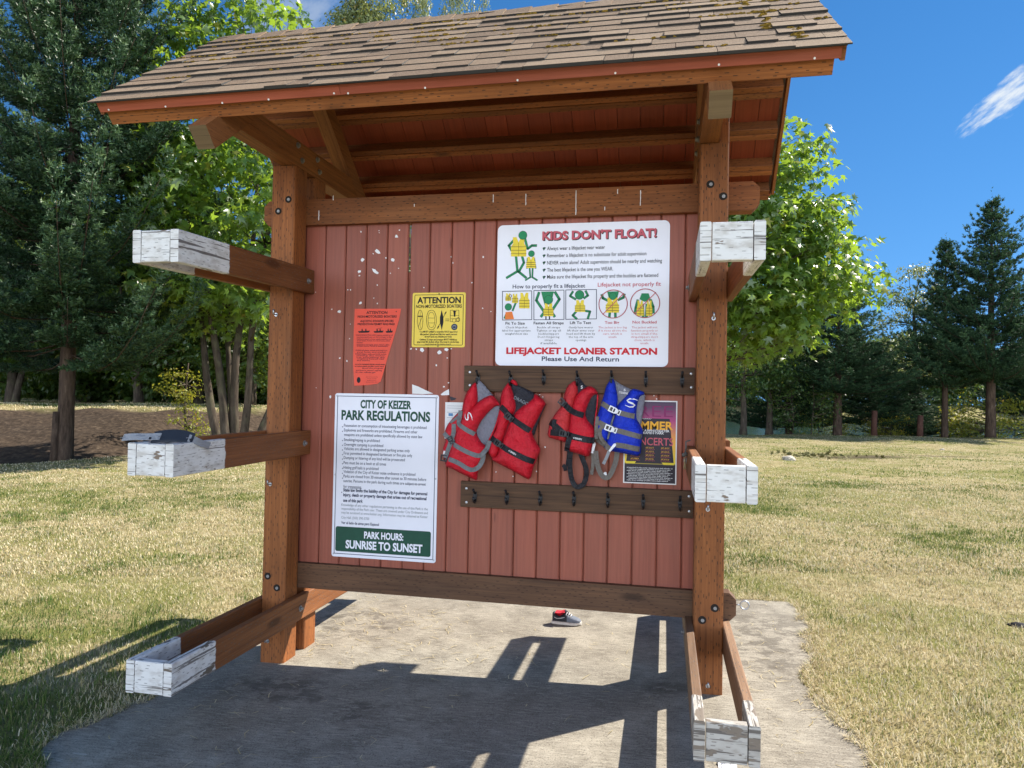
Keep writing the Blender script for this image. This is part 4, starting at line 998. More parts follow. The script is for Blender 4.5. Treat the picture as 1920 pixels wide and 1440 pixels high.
for q, e, l in (((575, 172), .9, 'short'), ((432, 285), 2.2, 'long'), ((320, 350), 1.2, 'square'), ((545, 350), 1, 's'), ((293, 437), 1.3, ''), ((418, 438), 2.3, ''), ((305, 672), .7, ''), ((145, 738), 1, ''), ((765, 1025), 1.5, ''), ((895, 1045), 1.1, ''), ((948, 1020), 1.3, ''), ((873, 1140), .6, ''), ((80, 1375), .8, '')):
    x, z = plane_pt(600+q[0]/4, 400+q[1]/4, YP)
    scrap(x, z, 1.5, 'torn white paper remnant about a fingertip wide on the red boards', 'larger torn paper remnants on the red boards', scrap_mesh(.0085, e), rnd.uniform(.1, .7) if e > 1.4 else None)
for pts, mat, lab in ((((692, 1283), (740, 1300), (790, 1325), (850, 1352), (770, 1356), (692, 1352)), 'paper', 'torn white paper corner sticking up behind the tall white rules sign'),
                      (((968, 1318), (970, 1362), (915, 1365), (905, 1358), (930, 1338)), 'paper', 'white triangular torn poster corner between rules sign and hook rail'),
                      (((972, 1372), (1000, 1380), (1025, 1388), (1010, 1400), (980, 1405)), 'charcoal_ink', 'dark torn poster corner above the small white flyer')):
    P_ = [plane_pt(600+x/4, 400+y/4, YP) for x, y in pts]; mb = MB(); mb.prism(P_, YP-.0006, -.0010, 'y'); tag(mb.build('torn_poster_corner', mat), lab, 'paper scrap')

# ---- hook rails
def hook(mb, x, z, y):
    mb.prism([(x-.006, z+.030), (x+.006, z+.030), (x+.011, z+.012), (x+.007, z-.022), (x, z-.036), (x-.007, z-.022), (x-.011, z+.012)], y-.0002, -.004, 'y')
    mb.tube([(x, y-.003, z-.016), (x, y-.022, z-.026), (x, y-.038, z-.016), (x, y-.042, z+.006)], [.006, .0055, .005, .007], 8)
    mb.tube([(x, y-.003, z+.020), (x, y-.028, z+.030), (x, y-.046, z+.046)], [.006, .0055, .007], 8)
def rail(pl, hooks_px, scr_px, label):
    (xa, za), (xb, zb) = pl; y = YP-.0275
    mb = MB(); mb.beam((xa, YP-.0145, (za+zb)/2), (xb, YP-.0145, (za+zb)/2), (0, 1, 0), (0, 0, 1), .026, za-zb, .003)
    o = tag(mb.build('hook_rail', 'rail'), label, 'hook rail')
    for q in hooks_px:
        x, z = plane_pt(q[0], q[1], y); mb = MB(); hook(mb, x, z, y); mb.build('hook', 'black_metal', o)
    screws(o, [plane_pt(a, b, y) for a, b in scr_px], y, .0075)
    return o
rail(((1.091, 1.656), (2.310, 1.516)), ((897, 712), (958, 713), (1020, 711), (1083, 713), (1147, 713), (1211, 714), (1279, 715)), ((881, 698), (881, 722.5), (1296, 701), (1296.5, 726.5)), 'dark brown board with black hooks directly under the large white sign, holding the life jackets')
rail(((1.084, 1.028), (2.310, .888)), ((891, 932), (951, 934), (1013.5, 936), (1076.5, 937), (1140, 940), (1206, 943), (1275, 946)), ((874.5, 916), (874.5, 942), (1292, 931), (1292.5, 959)), 'dark brown board with seven empty black hooks, below the life jackets')

# ------------------------------------------------------------------ life jackets
def seg_dist(X, Z, poly):
    d = np.full(X.shape, 1e9)
    for i in range(len(poly)):
        (x1, z1), (x2, z2) = poly[i], poly[(i+1) % len(poly)]
        dx, dz = x2-x1, z2-z1; t = np.clip(((X-x1)*dx+(Z-z1)*dz)/max(dx*dx+dz*dz, 1e-12), 0, 1)
        d = np.minimum(d, np.hypot(X-(x1+t*dx), Z-(z1+t*dz)))
    return d
def smooth_poly(p, it=1):
    for _ in range(it):
        q = []
        for i in range(len(p)):
            a, b = p[i], p[(i+1) % len(p)]
            q += [(a[0]*.8+b[0]*.2, a[1]*.8+b[1]*.2), (a[0]*.2+b[0]*.8, a[1]*.2+b[1]*.8)]
        p = q
    return p
class Puff:
    def __init__(s, poly, y0, th, edge=.035, wr=.004, seed=0, rim=.006):
        s.p = smooth_poly(poly); s.y0 = y0; s.th = th; s.e = edge; s.w = wr; s.sd = seed; s.rim = rim
    def h(s, x, z):
        x = np.atleast_1d(x); z = np.atleast_1d(z); d = seg_dist(x, z, s.p); t = np.clip(d/s.e, 0, 1)
        n = np.array([noise.noise(Vector((a*13, b*9, s.sd)))+.5*noise.noise(Vector((a*34+b*20, b*17, s.sd+5))) for a, b in zip(x, z)])
        return s.rim+s.th*np.sqrt(np.maximum(0, 1-(1-t)**2))+1.5*s.w*n*t
    def y(s, x, z):
        if in_poly([x], [z], s.p)[0]: return s.y0-float(s.h(x, z)[0])
        return None
    def build(s, name, mat, parent, cell=.010):
        bp = []
        for i in range(len(s.p)):
            a, b = Vector(s.p[i]), Vector(s.p[(i+1) % len(s.p)]); n = max(1, int((b-a).length/cell)); bp += [tuple(a.lerp(b, k/n)) for k in range(n)]
        xs = [q[0] for q in bp]; zz = [q[1] for q in bp]
        gx_, gz_ = np.meshgrid(np.arange(min(xs), max(xs), cell), np.arange(min(zz), max(zz), cell)); gx_ = gx_.ravel(); gz_ = gz_.ravel()
        ok = in_poly(gx_, gz_, s.p) & (seg_dist(gx_, gz_, s.p) > cell*.45); gx_, gz_ = gx_[ok], gz_[ok]
        v, e, f, *_ = delaunay_2d_cdt([Vector(q) for q in bp]+[Vector(q) for q in zip(gx_, gz_)], [], [list(range(len(bp)))], 1, 1e-6)
        X = np.array([q[0] for q in v]); Z = np.array([q[1] for q in v]); Y = s.y0-s.h(X, Z)
        nb = len(v); mb = MB(); mb.v = [(x, y, z) for x, y, z in zip(X.tolist(), Y.tolist(), Z.tolist())]+[(x, s.y0, z) for x, z in zip(X.tolist(), Z.tolist())]
        cnt = {}
        for t in f:
            t = list(t)
            if (X[t[1]]-X[t[0]])*(Z[t[2]]-Z[t[0]])-(Z[t[1]]-Z[t[0]])*(X[t[2]]-X[t[0]]) < 0: t.reverse()
            for a, b in zip(t, t[1:]+t[:1]): cnt[(a, b)] = 1
            for q in (t, [i+nb for i in reversed(t)]):
                mb.f.append(tuple(q)); mb.uv.append([(X[i % nb], Z[i % nb]) for i in q]); mb.mi.append(0); mb.rn.append(.5); mb.sm.append(True)
        for (a, b) in cnt:
            if (b, a) not in cnt:
                q = (b, a, a+nb, b+nb); mb.f.append(q); mb.uv.append([(X[i % nb], Z[i % nb]) for i in q]); mb.mi.append(0); mb.rn.append(.5); mb.sm.append(False)
        o = mb.build(name, mat, parent)
        if name == 'front_panel':                                    # bound edge sewn round the panel
            t = MB(); q = s.p+[s.p[0]]; t.tube([(x, s.y0-s.rim*.9, z) for x, z in q], .0036, 6, cap=False); t.build('bound_edge', EDGE.get(mat, mat), o)
        return o
EDGE = {'vest_red': 'vest_red_dark', 'vest_red2': 'vest_red_dark', 'vest_blue': 'vest_blue_dark'}
MT['vest_red_dark'] = fabric('dark_red_binding', (.33, .006, .016), .6); MT['vest_blue_dark'] = fabric('dark_blue_binding', (.004, .018, .26), .6)
def ribbon(pts, w, name, mat, parent, puffs=(), y=None, th=.003, lift=.0035, twist=None):
    P_ = [Vector(p) for p in pts]; sm = []
    for i in range(len(P_)-1):
        p0 = P_[max(i-1, 0)]; p1 = P_[i]; p2 = P_[i+1]; p3 = P_[min(i+2, len(P_)-1)]; n = max(2, int((p2-p1).length/.010))
        for k in range(n):
            t = k/n; sm.append(.5*((2*p1)+(p2-p0)*t+(2*p0-5*p1+4*p2-p3)*t*t+(3*p1-p0-3*p2+p3)*t**3))
    sm.append(P_[-1]); mb = MB(); rows = []; last = y if y is not None else .15
    for i, c in enumerate(sm):
        d = (sm[min(i+1, len(sm)-1)]-sm[max(i-1, 0)]).normalized(); nrm = Vector((-d.y, d.x)); row = []
        ww = w*(1 if twist is None else max(.25, abs(math.cos(twist*i/len(sm)))))
        for k in (-1, 0, 1):
            q = c+nrm*ww/2*k; yy = None
            for p in puffs:
                t = p.y(q.x, q.y)
                if t is not None: yy = t if yy is None else min(yy, t)
            row.append([q.x, yy, q.y])
        ys = [r_[1] for r_ in row if r_[1] is not None]
        dflt = (y if y is not None else last)
        if ys: last = min(ys)
        for r_ in row: r_[1] = (min(r_[1], min(ys)+.004) if r_[1] is not None else (min(ys)+.003 if ys else dflt))-lift
        rows.append(row)
    for i in range(len(rows)-1):
        A, Bq = rows[i], rows[i+1]
        for k in (0, 1):
            q = [A[k], Bq[k], Bq[k+1], A[k+1]]; u = i*.01
            uvs = [(u, k*w/2), (u+.01, k*w/2), (u+.01, k*w/2+w/2), (u, k*w/2+w/2)]
            n_ = (Vector(q[1])-Vector(q[0])).cross(Vector(q[3])-Vector(q[0]))
            qq = q if n_.y < 0 else q[::-1]
            mb.face(qq, uvs, 0, .5, True); mb.face([(p[0], p[1]+th, p[2]) for p in qq[::-1]], uvs, 0, .5, True)
        for k in (0, 2): mb.face([A[k], Bq[k], (Bq[k][0], Bq[k][1]+th, Bq[k][2]), (A[k][0], A[k][1]+th, A[k][2])], None, 0)
    return mb.build(name, mat, parent)
def buckle(c, ang, w, h, y, mat, parent, name='buckle', slots=True):
    """side release buckle: frame, bar and tongue"""
    mb = MB(); a = R(ang); ca, sa = math.cos(a), math.sin(a)
    def T(p): return (c[0]+p[0]*ca-p[1]*sa, c[1]+p[0]*sa+p[1]*ca)
    x, z = w/2, h/2
    def bar(x0, z0, x1, z1, d): mb.prism([T((x0, z0)), T((x1, z0)), T((x1, z1)), T((x0, z1))], y, -d, 'y')
    bar(-x, -z, -x*.80, z, .008); bar(-x*.80, z*.62, x*.2, z, .0085); bar(-x*.80, -z, x*.2, -z*.62, .0085); bar(-x*.38, -z*.62, -x*.22, z*.62, .007); bar(x*.05, -z*.80, x*.45, z*.80, .010); bar(x*.45, -z*.62, x*.60, z*.62, .007); bar(x*.60, -z*.9, x, -z*.55, .008); bar(x*.60, z*.55, x, z*.9, .008); bar(x*.86, -z*.55, x, z*.55, .008)
    return mb.build(name, mat, parent)
def swoosh(c, sc, ang, puffs, parent, mat='plastic_white'):
    """the winged S on the chest"""
    ang = R(ang); pts = []
    S_ = [(1.05, .55), (.45, .75), (-.35, .72), (-.75, .42), (-.45, .16), (.25, -.05), (.58, -.30), (.35, -.58), (-.25, -.66), (-1.05, -.42)]
    wds = [.04, .16, .24, .27, .29, .30, .28, .25, .17, .04]
    L_, R_ = [], []
    for i, p in enumerate(S_):
        d = Vector(S_[min(i+1, 9)])-Vector(S_[max(i-1, 0)]); d.normalize(); n = Vector((-d.y, d.x))*wds[i]*.5
        L_.append(Vector(p)+n); R_.append(Vector(p)-n)
    def T(p): x = c[0]+sc*(p.x*math.cos(ang)-p.y*math.sin(ang)); z = c[1]+sc*(p.x*math.sin(ang)+p.y*math.cos(ang)); ys = [q.y(x, z) for q in puffs]; ys = [q for q in ys if q is not None]; return (x, (min(ys) if ys else .1)-.0022, z)
    mb = MB()
    for i in range(9):
        q = [T(L_[i]), T(L_[i+1]), T(R_[i+1]), T(R_[i])]; n_ = (Vector(q[1])-Vector(q[0])).cross(Vector(q[3])-Vector(q[0]))
        mb.face(q if n_.y < 0 else q[::-1])
    return mb.build('logo', mat, parent)
def small_text(body, c, w_, cap, ang, puffs, parent, mat='paper', name='lettering'):
    ik = Ink([mat], 0); ik.text(body, -w_/2, w_/2, -cap/2, cap, mat, .02, 0)
    a = R(ang); vv = []
    for x, y, z in ik.mb.v:
        X = c[0]+x*math.cos(a)-z*math.sin(a); Z = c[1]+x*math.sin(a)+z*math.cos(a); ys = [q.y(X, Z) for q in puffs]; ys = [q for q in ys if q is not None]
        vv.append((X, (min(ys) if ys else .12)-.0075, Z))
    ik.mb.v = vv; return ik.build(name, parent)
def grid7(l, y=.125): return [plane_pt(820+a/6.262, 690+b/6.262, y) for a, b in l]
def grid5(l, y=.125): return [plane_pt(1020+a/6, 690+b/6, y) for a, b in l]
def vest(label, top):
    x, z = top; return tag(empty('life_jacket', (x, .12, z)), label, 'life jacket', 'loaner life jackets')
YB = .150
# second from left: red with black straps (built first, it lies behind the leftmost one)
G = grid7
v2 = vest('larger red life jacket with black straps, beside the grey strapped red one', G([(865, 120)])[0])
bk = Puff(G([(850, 165), (885, 165), (935, 200), (1130, 290), (1145, 330), (1275, 412), (1250, 470), (1185, 620), (1122, 812), (1090, 780), (900, 800), (700, 640), (800, 480), (900, 470), (870, 300)]), YB, .012, .02, .002, 3); bk.build('back_lining', 'lining_black', v2)
l2 = Puff(G([(850, 152), (772, 250), (745, 330), (735, 440), (690, 720), (640, 800), (588, 980), (635, 1058), (700, 1040), (752, 870), (845, 615), (905, 505), (915, 445), (885, 320), (853, 215)]), YB-.010, .036, .04, .005, 1); l2.build('front_panel', 'vest_red', v2)
r2 = Puff(G([(862, 612), (925, 515), (1010, 447), (1132, 362), (1140, 300), (1272, 408), (1235, 470), (1165, 610), (1108, 715), (1100, 770), (1150, 870), (1210, 960), (1165, 1060), (1120, 1160), (1082, 1312), (1010, 1275), (860, 1190), (640, 1078), (640, 1058), (703, 1030), (745, 900), (805, 770)]), YB-.012, .042, .045, .006, 2); r2.build('front_panel', 'vest_red', v2)
cl = Puff(G([(852, 158), (868, 135), (905, 138), (940, 185), (928, 212), (880, 185)]), YB-.014, .012, .012, .002, 4); cl.build('collar', 'vest_red', v2)
pf = (l2, r2)
ribbon(G([(752, 452), (800, 495), (870, 575), (1000, 668), (1098, 735)]), .030, 'strap', 'web_black', v2, pf); ribbon(G([(640, 815), (760, 905), (860, 965), (950, 1012), (1050, 1060), (1142, 1098)]), .030, 'strap', 'web_black', v2, pf)
buckle(G([(855, 575)])[0], -38, .050, .034, .098, 'plastic_black', v2); buckle(G([(735, 885)])[0], -33, .050, .034, .098, 'plastic_black', v2)
small_text("O'BRIEN", G([(900, 985)])[0], .045, .009, -27, pf, v2); small_text('DRAGO', G([(985, 385)])[0], .085, .017, -25, (bk,), v2, 'grey_ink')
# leftmost: red with grey straps and grey lining
v1 = vest('leftmost red life jacket with grey straps and grey lining, hanging crooked from its hook', G([(485, 115)])[0])
y1 = YB-.040
bk = Puff(G([(452, 150), (500, 145), (640, 310), (742, 440), (752, 470), (700, 650), (620, 850), (565, 925), (440, 900), (330, 700), (330, 420), (400, 250)]), YB-.012, .012, .02, .002, 8); bk.build('back_lining', 'lining_grey', v1)
fl = Puff(G([(300, 480), (205, 565), (120, 670), (85, 755), (105, 850), (62, 960), (75, 1050), (105, 1150), (170, 1170), (280, 900), (330, 650)]), YB-.012, .025, .03, .005, 9); fl.build('front_panel', 'vest_red', v1)
l1 = Puff(G([(452, 155), (345, 300), (308, 420), (292, 600), (330, 690), (470, 430), (472, 330), (462, 230)]), y1+.015, .026, .035, .005, 5); l1.build('front_panel', 'vest_red', v1)
r1 = Puff(G([(485, 408), (560, 355), (650, 320), (700, 380), (742, 437), (690, 436), (590, 522), (500, 640), (456, 745), (472, 800), (525, 885), (572, 912), (560, 1000), (530, 1090), (485, 1170), (475, 1250), (470, 1312), (430, 1295), (300, 1235), (165, 1165), (105, 1150), (130, 1050), (165, 980), (215, 860), (235, 740), (290, 620), (345, 540), (420, 470)]), y1+.008, .046, .045, .006, 6); r1.build('front_panel', 'vest_red', v1)
rim = Puff(G([(738, 440), (755, 470), (705, 655), (640, 800), (608, 862), (596, 850), (680, 690), (735, 480)]), YB-.022, .014, .012, .001, 7); rim.build('piping', 'vest_red', v1)
pf = (r1, l1, fl)
ribbon(G([(285, 500), (272, 580), (268, 650), (330, 690), (400, 735), (462, 772)]), .024, 'strap', 'web_grey', v1, pf)
ribbon(G([(212, 885), (280, 920), (350, 958), (440, 1000), (530, 1020), (590, 950), (615, 890), (625, 852)]), .024, 'strap', 'web_grey', v1, pf)
ribbon(G([(165, 1058), (230, 1080), (300, 1115), (380, 1165), (450, 1185), (510, 1150), (550, 1075), (562, 1010)]), .024, 'strap', 'web_grey', v1, pf)
ribbon(G([(205, 655), (200, 760), (165, 880), (130, 980), (112, 1050)]), .024, 'strap', 'web_grey', v1, pf)
ribbon(G([(82, 760), (120, 800), (160, 830), (215, 872)]), .024, 'strap', 'web_grey', v1, pf); ribbon(G([(160, 640), (205, 610), (255, 570)]), .014, 'strap', 'web_grey', v1, pf)
buckle(G([(112, 1058)])[0], -8, .058, .036, .108, 'plastic_black', v1); buckle(G([(170, 845)])[0], -60, .040, .028, .108, 'plastic_black', v1)
mb = MB(); c = G([(100, 990)])[0]; mb.prism([(c[0]-.012, c[1]-.010), (c[0]+.010, c[1]-.008), (c[0]+.012, c[1]+.006), (c[0]-.008, c[1]+.010)], .112, -.003, 'y'); mb.build('care_label', 'paper', v1)
swoosh(G([(390, 570)])[0], .026, -62, (r1,), v1)
# third: small red jacket with black straps
G = grid5
v3 = vest('small red life jacket with a hanging black loop, left of the blue one', G([(378, 100)])[0])
bk = Puff(G([(358, 115), (395, 112), (465, 205), (540, 215), (605, 290), (612, 330), (570, 665), (535, 690), (400, 600), (330, 400), (350, 220)]), YB, .012, .02, .002, 13); bk.build('back_lining', 'lining_black', v3)
l3 = Puff(G([(352, 140), (262, 208), (228, 320), (215, 420), (150, 490), (102, 560), (60, 650), (38, 772), (140, 800), (250, 835), (278, 720), (300, 520), (355, 340), (378, 285), (365, 200)]), YB-.010, .034, .04, .005, 11); l3.build('front_panel', 'vest_red2', v3)
r3 = Puff(G([(345, 330), (385, 290), (440, 240), (515, 205), (570, 238), (606, 290), (560, 292), (520, 335), (480, 425), (452, 520), (482, 592), (540, 652), (575, 692), (570, 790), (540, 850), (512, 960), (492, 996), (400, 962), (285, 932), (238, 912), (268, 780), (286, 620), (305, 480)]), YB-.012, .042, .042, .006, 12); r3.build('front_panel', 'vest_red', v3)
rim = Puff(G([(602, 290), (614, 330), (572, 668), (556, 660), (590, 420), (592, 320)]), YB-.012, .014, .012, .001, 14); rim.build('piping', 'vest_red', v3)
pf = (l3, r3)
ribbon(G([(205, 385), (250, 420), (310, 478), (380, 510), (452, 532)]), .030, 'strap', 'web_black', v3, pf); ribbon(G([(78, 722), (150, 730), (250, 745), (400, 785), (500, 805), (572, 815)]), .032, 'strap', 'web_black', v3, pf)
ribbon(G([(62, 605), (120, 640), (170, 680), (225, 735)]), .030, 'strap', 'web_black', v3, pf); ribbon(G([(128, 575), (118, 640), (125, 690)]), .022, 'strap', 'web_black', v3, pf)
ribbon(G([(300, 770), (280, 840), (258, 935)]), .028, 'strap', 'web_black', v3, pf); ribbon(G([(268, 930), (255, 1040), (240, 1140)]), .010, 'strap', 'web_black', v3, (), .150)
ribbon(G([(298, 930), (288, 1050), (292, 1160), (310, 1260), (345, 1325), (385, 1342), (440, 1310), (470, 1230), (472, 1140), (440, 1050), (408, 965)]), .026, 'strap', 'web_black', v3, (), .140)
ribbon(G([(205, 1095), (228, 1118), (238, 1160)]), .020, 'strap', 'web_black', v3, (), .148)
buckle(G([(235, 735)])[0], -10, .050, .034, .098, 'plastic_black', v3); buckle(G([(215, 385)])[0], -40, .040, .034, .100, 'plastic_black', v3)
small_text("O'BRIEN", G([(385, 790)])[0], .045, .009, -9, pf, v3); small_text('S', G([(425, 215)])[0], .010, .016, 0, (bk,), v3)
# fourth: blue jacket with grey straps and white buckles
v4 = vest('royal blue life jacket with taupe straps and white buckles in front of the concert poster', G([(762, 100)])[0])
bk = Puff(G([(765, 118), (812, 150), (880, 195), (985, 240), (1065, 255), (1142, 292), (1128, 400), (1090, 660), (1055, 690), (900, 600), (810, 450), (780, 260)]), YB, .012, .02, .002, 23); bk.build('back_lining', 'lining_grey', v4)
l4 = Puff(G([(768, 110), (702, 205), (672, 330), (642, 420), (602, 560), (588, 720), (636, 800), (705, 842), (752, 700), (782, 560), (828, 425), (834, 340), (806, 205)]), YB-.010, .036, .04, .005, 21); l4.build('front_panel', 'vest_blue', v4)
r4 = Puff(G([(836, 412), (930, 320), (990, 236), (1070, 255), (1138, 284), (1072, 312), (1042, 400), (1030, 500), (1032, 570), (1072, 640), (1110, 702), (1090, 820), (1078, 992), (940, 962), (668, 912), (715, 810), (768, 620), (800, 500)]), YB-.012, .042, .042, .006, 22); r4.build('front_panel', 'vest_blue', v4)
pp = Puff(G([(806, 160), (822, 180), (842, 330), (838, 405), (826, 425), (830, 330), (806, 200)]), YB-.016, .010, .01, .001, 24); pp.build('piping', 'lining_grey', v4)
pf = (l4, r4)
ribbon(G([(650, 398), (700, 425), (760, 465), (850, 500), (940, 525), (1022, 542)]), .027, 'strap', 'web_tan', v4, pf); ribbon(G([(618, 608), (680, 640), (760, 675), (830, 700), (960, 735), (1098, 775)]), .027, 'strap', 'web_tan', v4, pf)
ribbon(G([(812, 862), (900, 872), (1000, 895), (1078, 912)]), .027, 'strap', 'web_tan', v4, pf)
ribbon(G([(690, 648), (650, 670), (632, 710), (640, 770), (690, 850), (760, 905)]), .020, 'strap', 'web_tan', v4, pf); ribbon(G([(590, 800), (660, 850), (745, 908)]), .026, 'strap', 'web_tan', v4, pf)
ribbon(G([(605, 545), (592, 660), (588, 800)]), .018, 'strap', 'web_tan', v4, pf); ribbon(G([(790, 530), (762, 620), (720, 800)]), .009, 'zip', 'web_grey', v4, pf)
ribbon(G([(550, 860), (548, 1000), (545, 1100), (528, 1205)]), .018, 'strap', 'web_tan', v4, (), .150); ribbon(G([(578, 935), (592, 1060), (620, 1160), (665, 1228), (720, 1232), (775, 1140), (808, 1040), (822, 940)]), .026, 'strap', 'web_tan', v4, (), .142)
ribbon(G([(735, 935), (705, 1010), (672, 1075)]), .016, 'strap', 'strap_grey', v4, (), .100)
buckle(G([(800, 478)])[0], -24, .064, .031, .092, 'plastic_white', v4); buckle(G([(758, 682)])[0], -20, .064, .031, .092, 'plastic_white', v4)
for q, a, l in (((775, 890), 52, .052), ((552, 900), 78, .058), ((688, 1198), 110, .022)):
    c = G([q])[0]; mb = MB(); d = Vector((math.cos(R(a)), math.sin(R(a)))); n = Vector((-d.y, d.x)); c = Vector(c)
    mb.prism([tuple(c+d*l*.5*s+n*.0075*t) for s, t in ((-1, -.7), (.7, -1), (1, -.4), (1, .4), (.7, 1), (-1, .7))], .094 if a == 52 else .146, -.007, 'y'); mb.build('slider', 'plastic_white', v4)
swoosh(G([(985, 396)])[0], .030, -4, (r4,), v4); small_text('STEARNS', G([(893, 280)])[0], .048, .010, -6, (bk,), v4); small_text('S', G([(908, 246)])[0], .012, .012, 0, (bk,), v4)

# ------------------------------------------------------------------ things lying about
# carry strap draped over the end of the middle left arm
cs = tag(empty('carry_strap', (.07, -.90, 1.27)), 'grey webbing carry strap with a black padded grip lying over the middle left rack arm', 'strap')
def yribbon(path, w, th, name, mat):
    """a band lying over the arm: path of (x, y, z) centres, wide along y"""
    mb = MB(); P_ = [Vector(p) for p in path]; sm = []
    for i in range(len(P_)-1):
        p0 = P_[max(i-1, 0)]; p1 = P_[i]; p2 = P_[i+1]; p3 = P_[min(i+2, len(P_)-1)]
        for k in range(8): t = k/8; sm.append(.5*((2*p1)+(p2-p0)*t+(2*p0-5*p1+4*p2-p3)*t*t+(3*p1-p0-3*p2+p3)*t**3))
    sm.append(P_[-1])
    for i in range(len(sm)-1):
        a, b = sm[i], sm[i+1]; d = (b-a).normalized(); up = Vector((0, 1, 0)).cross(d); up = up if up.z > 0 else -up; h = Vector((0, .5, .86))*w/2; t = up*th
        mb.face([a-h+t, b-h+t, b+h+t, a+h+t], None, 0, .5, True); mb.face([a-h, a+h, b+h, b-h]); mb.face([a-h, b-h, b-h+t, a-h+t]); mb.face([a+h, a+h+t, b+h+t, b+h])
    a, b = sm[0], sm[-1]
    for q in (a, b): mb.face([q-Vector((0, w/2, 0)), q+Vector((0, w/2, 0)), q+Vector((0, w/2, th)), q+Vector((0, w/2, 0))*-1+Vector((0, 0, th))])
    return mb.build(name, mat, cs)
zt = 1.268
yribbon([(-.095, -.97, zt+.014), (-.055, -.955, zt+.018), (-.01, -.935, zt+.018), (.045, -.915, zt+.020)], .030, .003, 'webbing', 'strap_grey')
yribbon([(.158, -.885, zt+.016), (.180, -.865, zt+.004), (.188, -.83, zt-.010), (.190, -.78, zt-.022)], .032, .003, 'webbing', 'strap_grey')
yribbon([(.012, -.92, zt+.010), (.062, -.905, zt+.020), (.12, -.89, zt+.020), (.174, -.875, zt+.006)], .050, .009, 'padded_grip', 'foam_black')
# frayed cord tied to the middle right arm
fc = tag(empty('frayed_cord', (W-B-.01, -.05, 1.25)), 'short frayed cord knotted at the middle right rack arm', 'cord')
c0 = Vector((*[plane_pt(1286, 828, -.03)[0]], -.03, plane_pt(1286, 828, -.03)[1])); c1 = Vector((plane_pt(1284, 852, -.03)[0], -.03, plane_pt(1284, 852, -.03)[1])); c2 = Vector((plane_pt(1284, 879, -.03)[0], -.03, plane_pt(1284, 879, -.03)[1]))
mb = MB(); mb.tube([c0, (c0+c1)/2+Vector((.003, 0, 0)), c1], .0035, 6); mb.tube([c0, c0+Vector((.02, .02, .006)), Vector((W-B, .02, c0.z+.0))], .0035, 6); mb.build('cord', 'rope_dark', fc)
mb = MB(); mb.tube([c1+Vector((0, 0, .012)), c1+Vector((.004, 0, .006)), c1, c1-Vector((.004, 0, .008)), c1-Vector((0, 0, .012))], [.004, .012, .015, .011, .004], 8); mb.build('knot', 'rope_dark', fc)
for k in range(5): mb = MB(); mb.tube([c1-Vector((0, 0, .01)), (c1+c2)/2+Vector((rnd.uniform(-.003, .003), rnd.uniform(-.004, .004), 0)), c2+Vector((rnd.uniform(-.010, .010), rnd.uniform(-.008, .008), rnd.uniform(-.006, .01)))], .0028, 5); mb.build('frayed_end', 'rope', fc)

# lone child's shoe on the lit concrete behind the bottom beam
sx, sy = 1.475, .985; sz = .0277*sx+.0045
shoe = tag(empty('shoe', (sx, sy, sz)), 'lone black child\'s shoe with red lining and white sole on the concrete behind the panel', 'shoe')
yaw = R(-3)
def sh(p): x, y, z = p; return (sx+x*math.cos(yaw)-y*math.sin(yaw), sy+x*math.sin(yaw)+y*math.cos(yaw), sz+z)
def ring(x, wv, z0, z1, n=14, flat=.35):
    out = []
    for i in range(n):
        t = 2*math.pi*i/n; c, s_ = math.cos(t), math.sin(t); e = .75
        out.append((x, wv*math.copysign(abs(c)**e, c), z0+(z1-z0)*(.5+.5*math.copysign(abs(s_)**e, s_))))
    return out
def loft(rings, mb, cap0=True, cap1=True, mi=0):
    n = len(rings[0])
    for a, b in zip(rings, rings[1:]):
        for i in range(n):
            j = (i+1) % n; mb.face([sh(a[i]), sh(a[j]), sh(b[j]), sh(b[i])][::-1], None, mi, .5, True)
    if cap0: mb.face([sh(p) for p in rings[0]], None, mi)
    if cap1: mb.face([sh(p) for p in rings[-1]][::-1], None, mi)
sole_w = [(.0, .022), (.012, .031), (.05, .034), (.09, .034), (.13, .038), (.16, .035), (.182, .024), (.190, .010)]
mb = MB(); loft([ring(x, wv, .0+max(0, x-.13)*.12, .024+max(0, x-.13)*.10) for x, wv in sole_w], mb); mb.build('sole', 'sole', shoe)
mb = MB(); loft([ring(x, wv, .018, z) for x, wv, z in ((.004, .018, .072), (.012, .028, .076), (.03, .031, .066), (.05, .031, .058), (.07, .031, .068), (.088, .032, .078), (.10, .033, .070))], mb, True, True); up_ = mb.build('upper', 'shoe_dark', shoe)
mb = MB(); loft([ring(x, wv, .018, z) for x, wv, z in ((.098, .0325, .069), (.115, .034, .060), (.14, .0355, .053), (.165, .032, .046), (.180, .022, .038), (.187, .010, .030))], mb, True, True); mb.build('toe_cap', 'shoe_grey', shoe)
mb = MB()
for x0, x1, z0, z1 in ((.028, .082, .066, .0),):
    pts = [(.022, .0745), (.034, .067), (.050, .060), (.066, .066), (.080, .076), (.086, .083), (.076, .084), (.060, .078), (.044, .076), (.030, .077)]
    A = [sh((x, -.0315, z)) for x, z in pts]; Bq = [sh((x, .022, z+.004)) for x, z in pts]
    for i in range(len(pts)): j = (i+1) % len(pts); mb.face([A[i], A[j], Bq[j], Bq[i]])
    mb.face([sh((x, .0, z)) for x, z in pts])
mb.build('lining', 'shoe_red', shoe)
mb = MB(); loft([ring(x, wv, z0, z1) for x, wv, z0, z1 in ((.082, .012, .07, .096), (.096, .014, .062, .088), (.115, .014, .055, .066), (.13, .011, .050, .056))], mb); mb.build('tongue', 'shoe_dark', shoe)
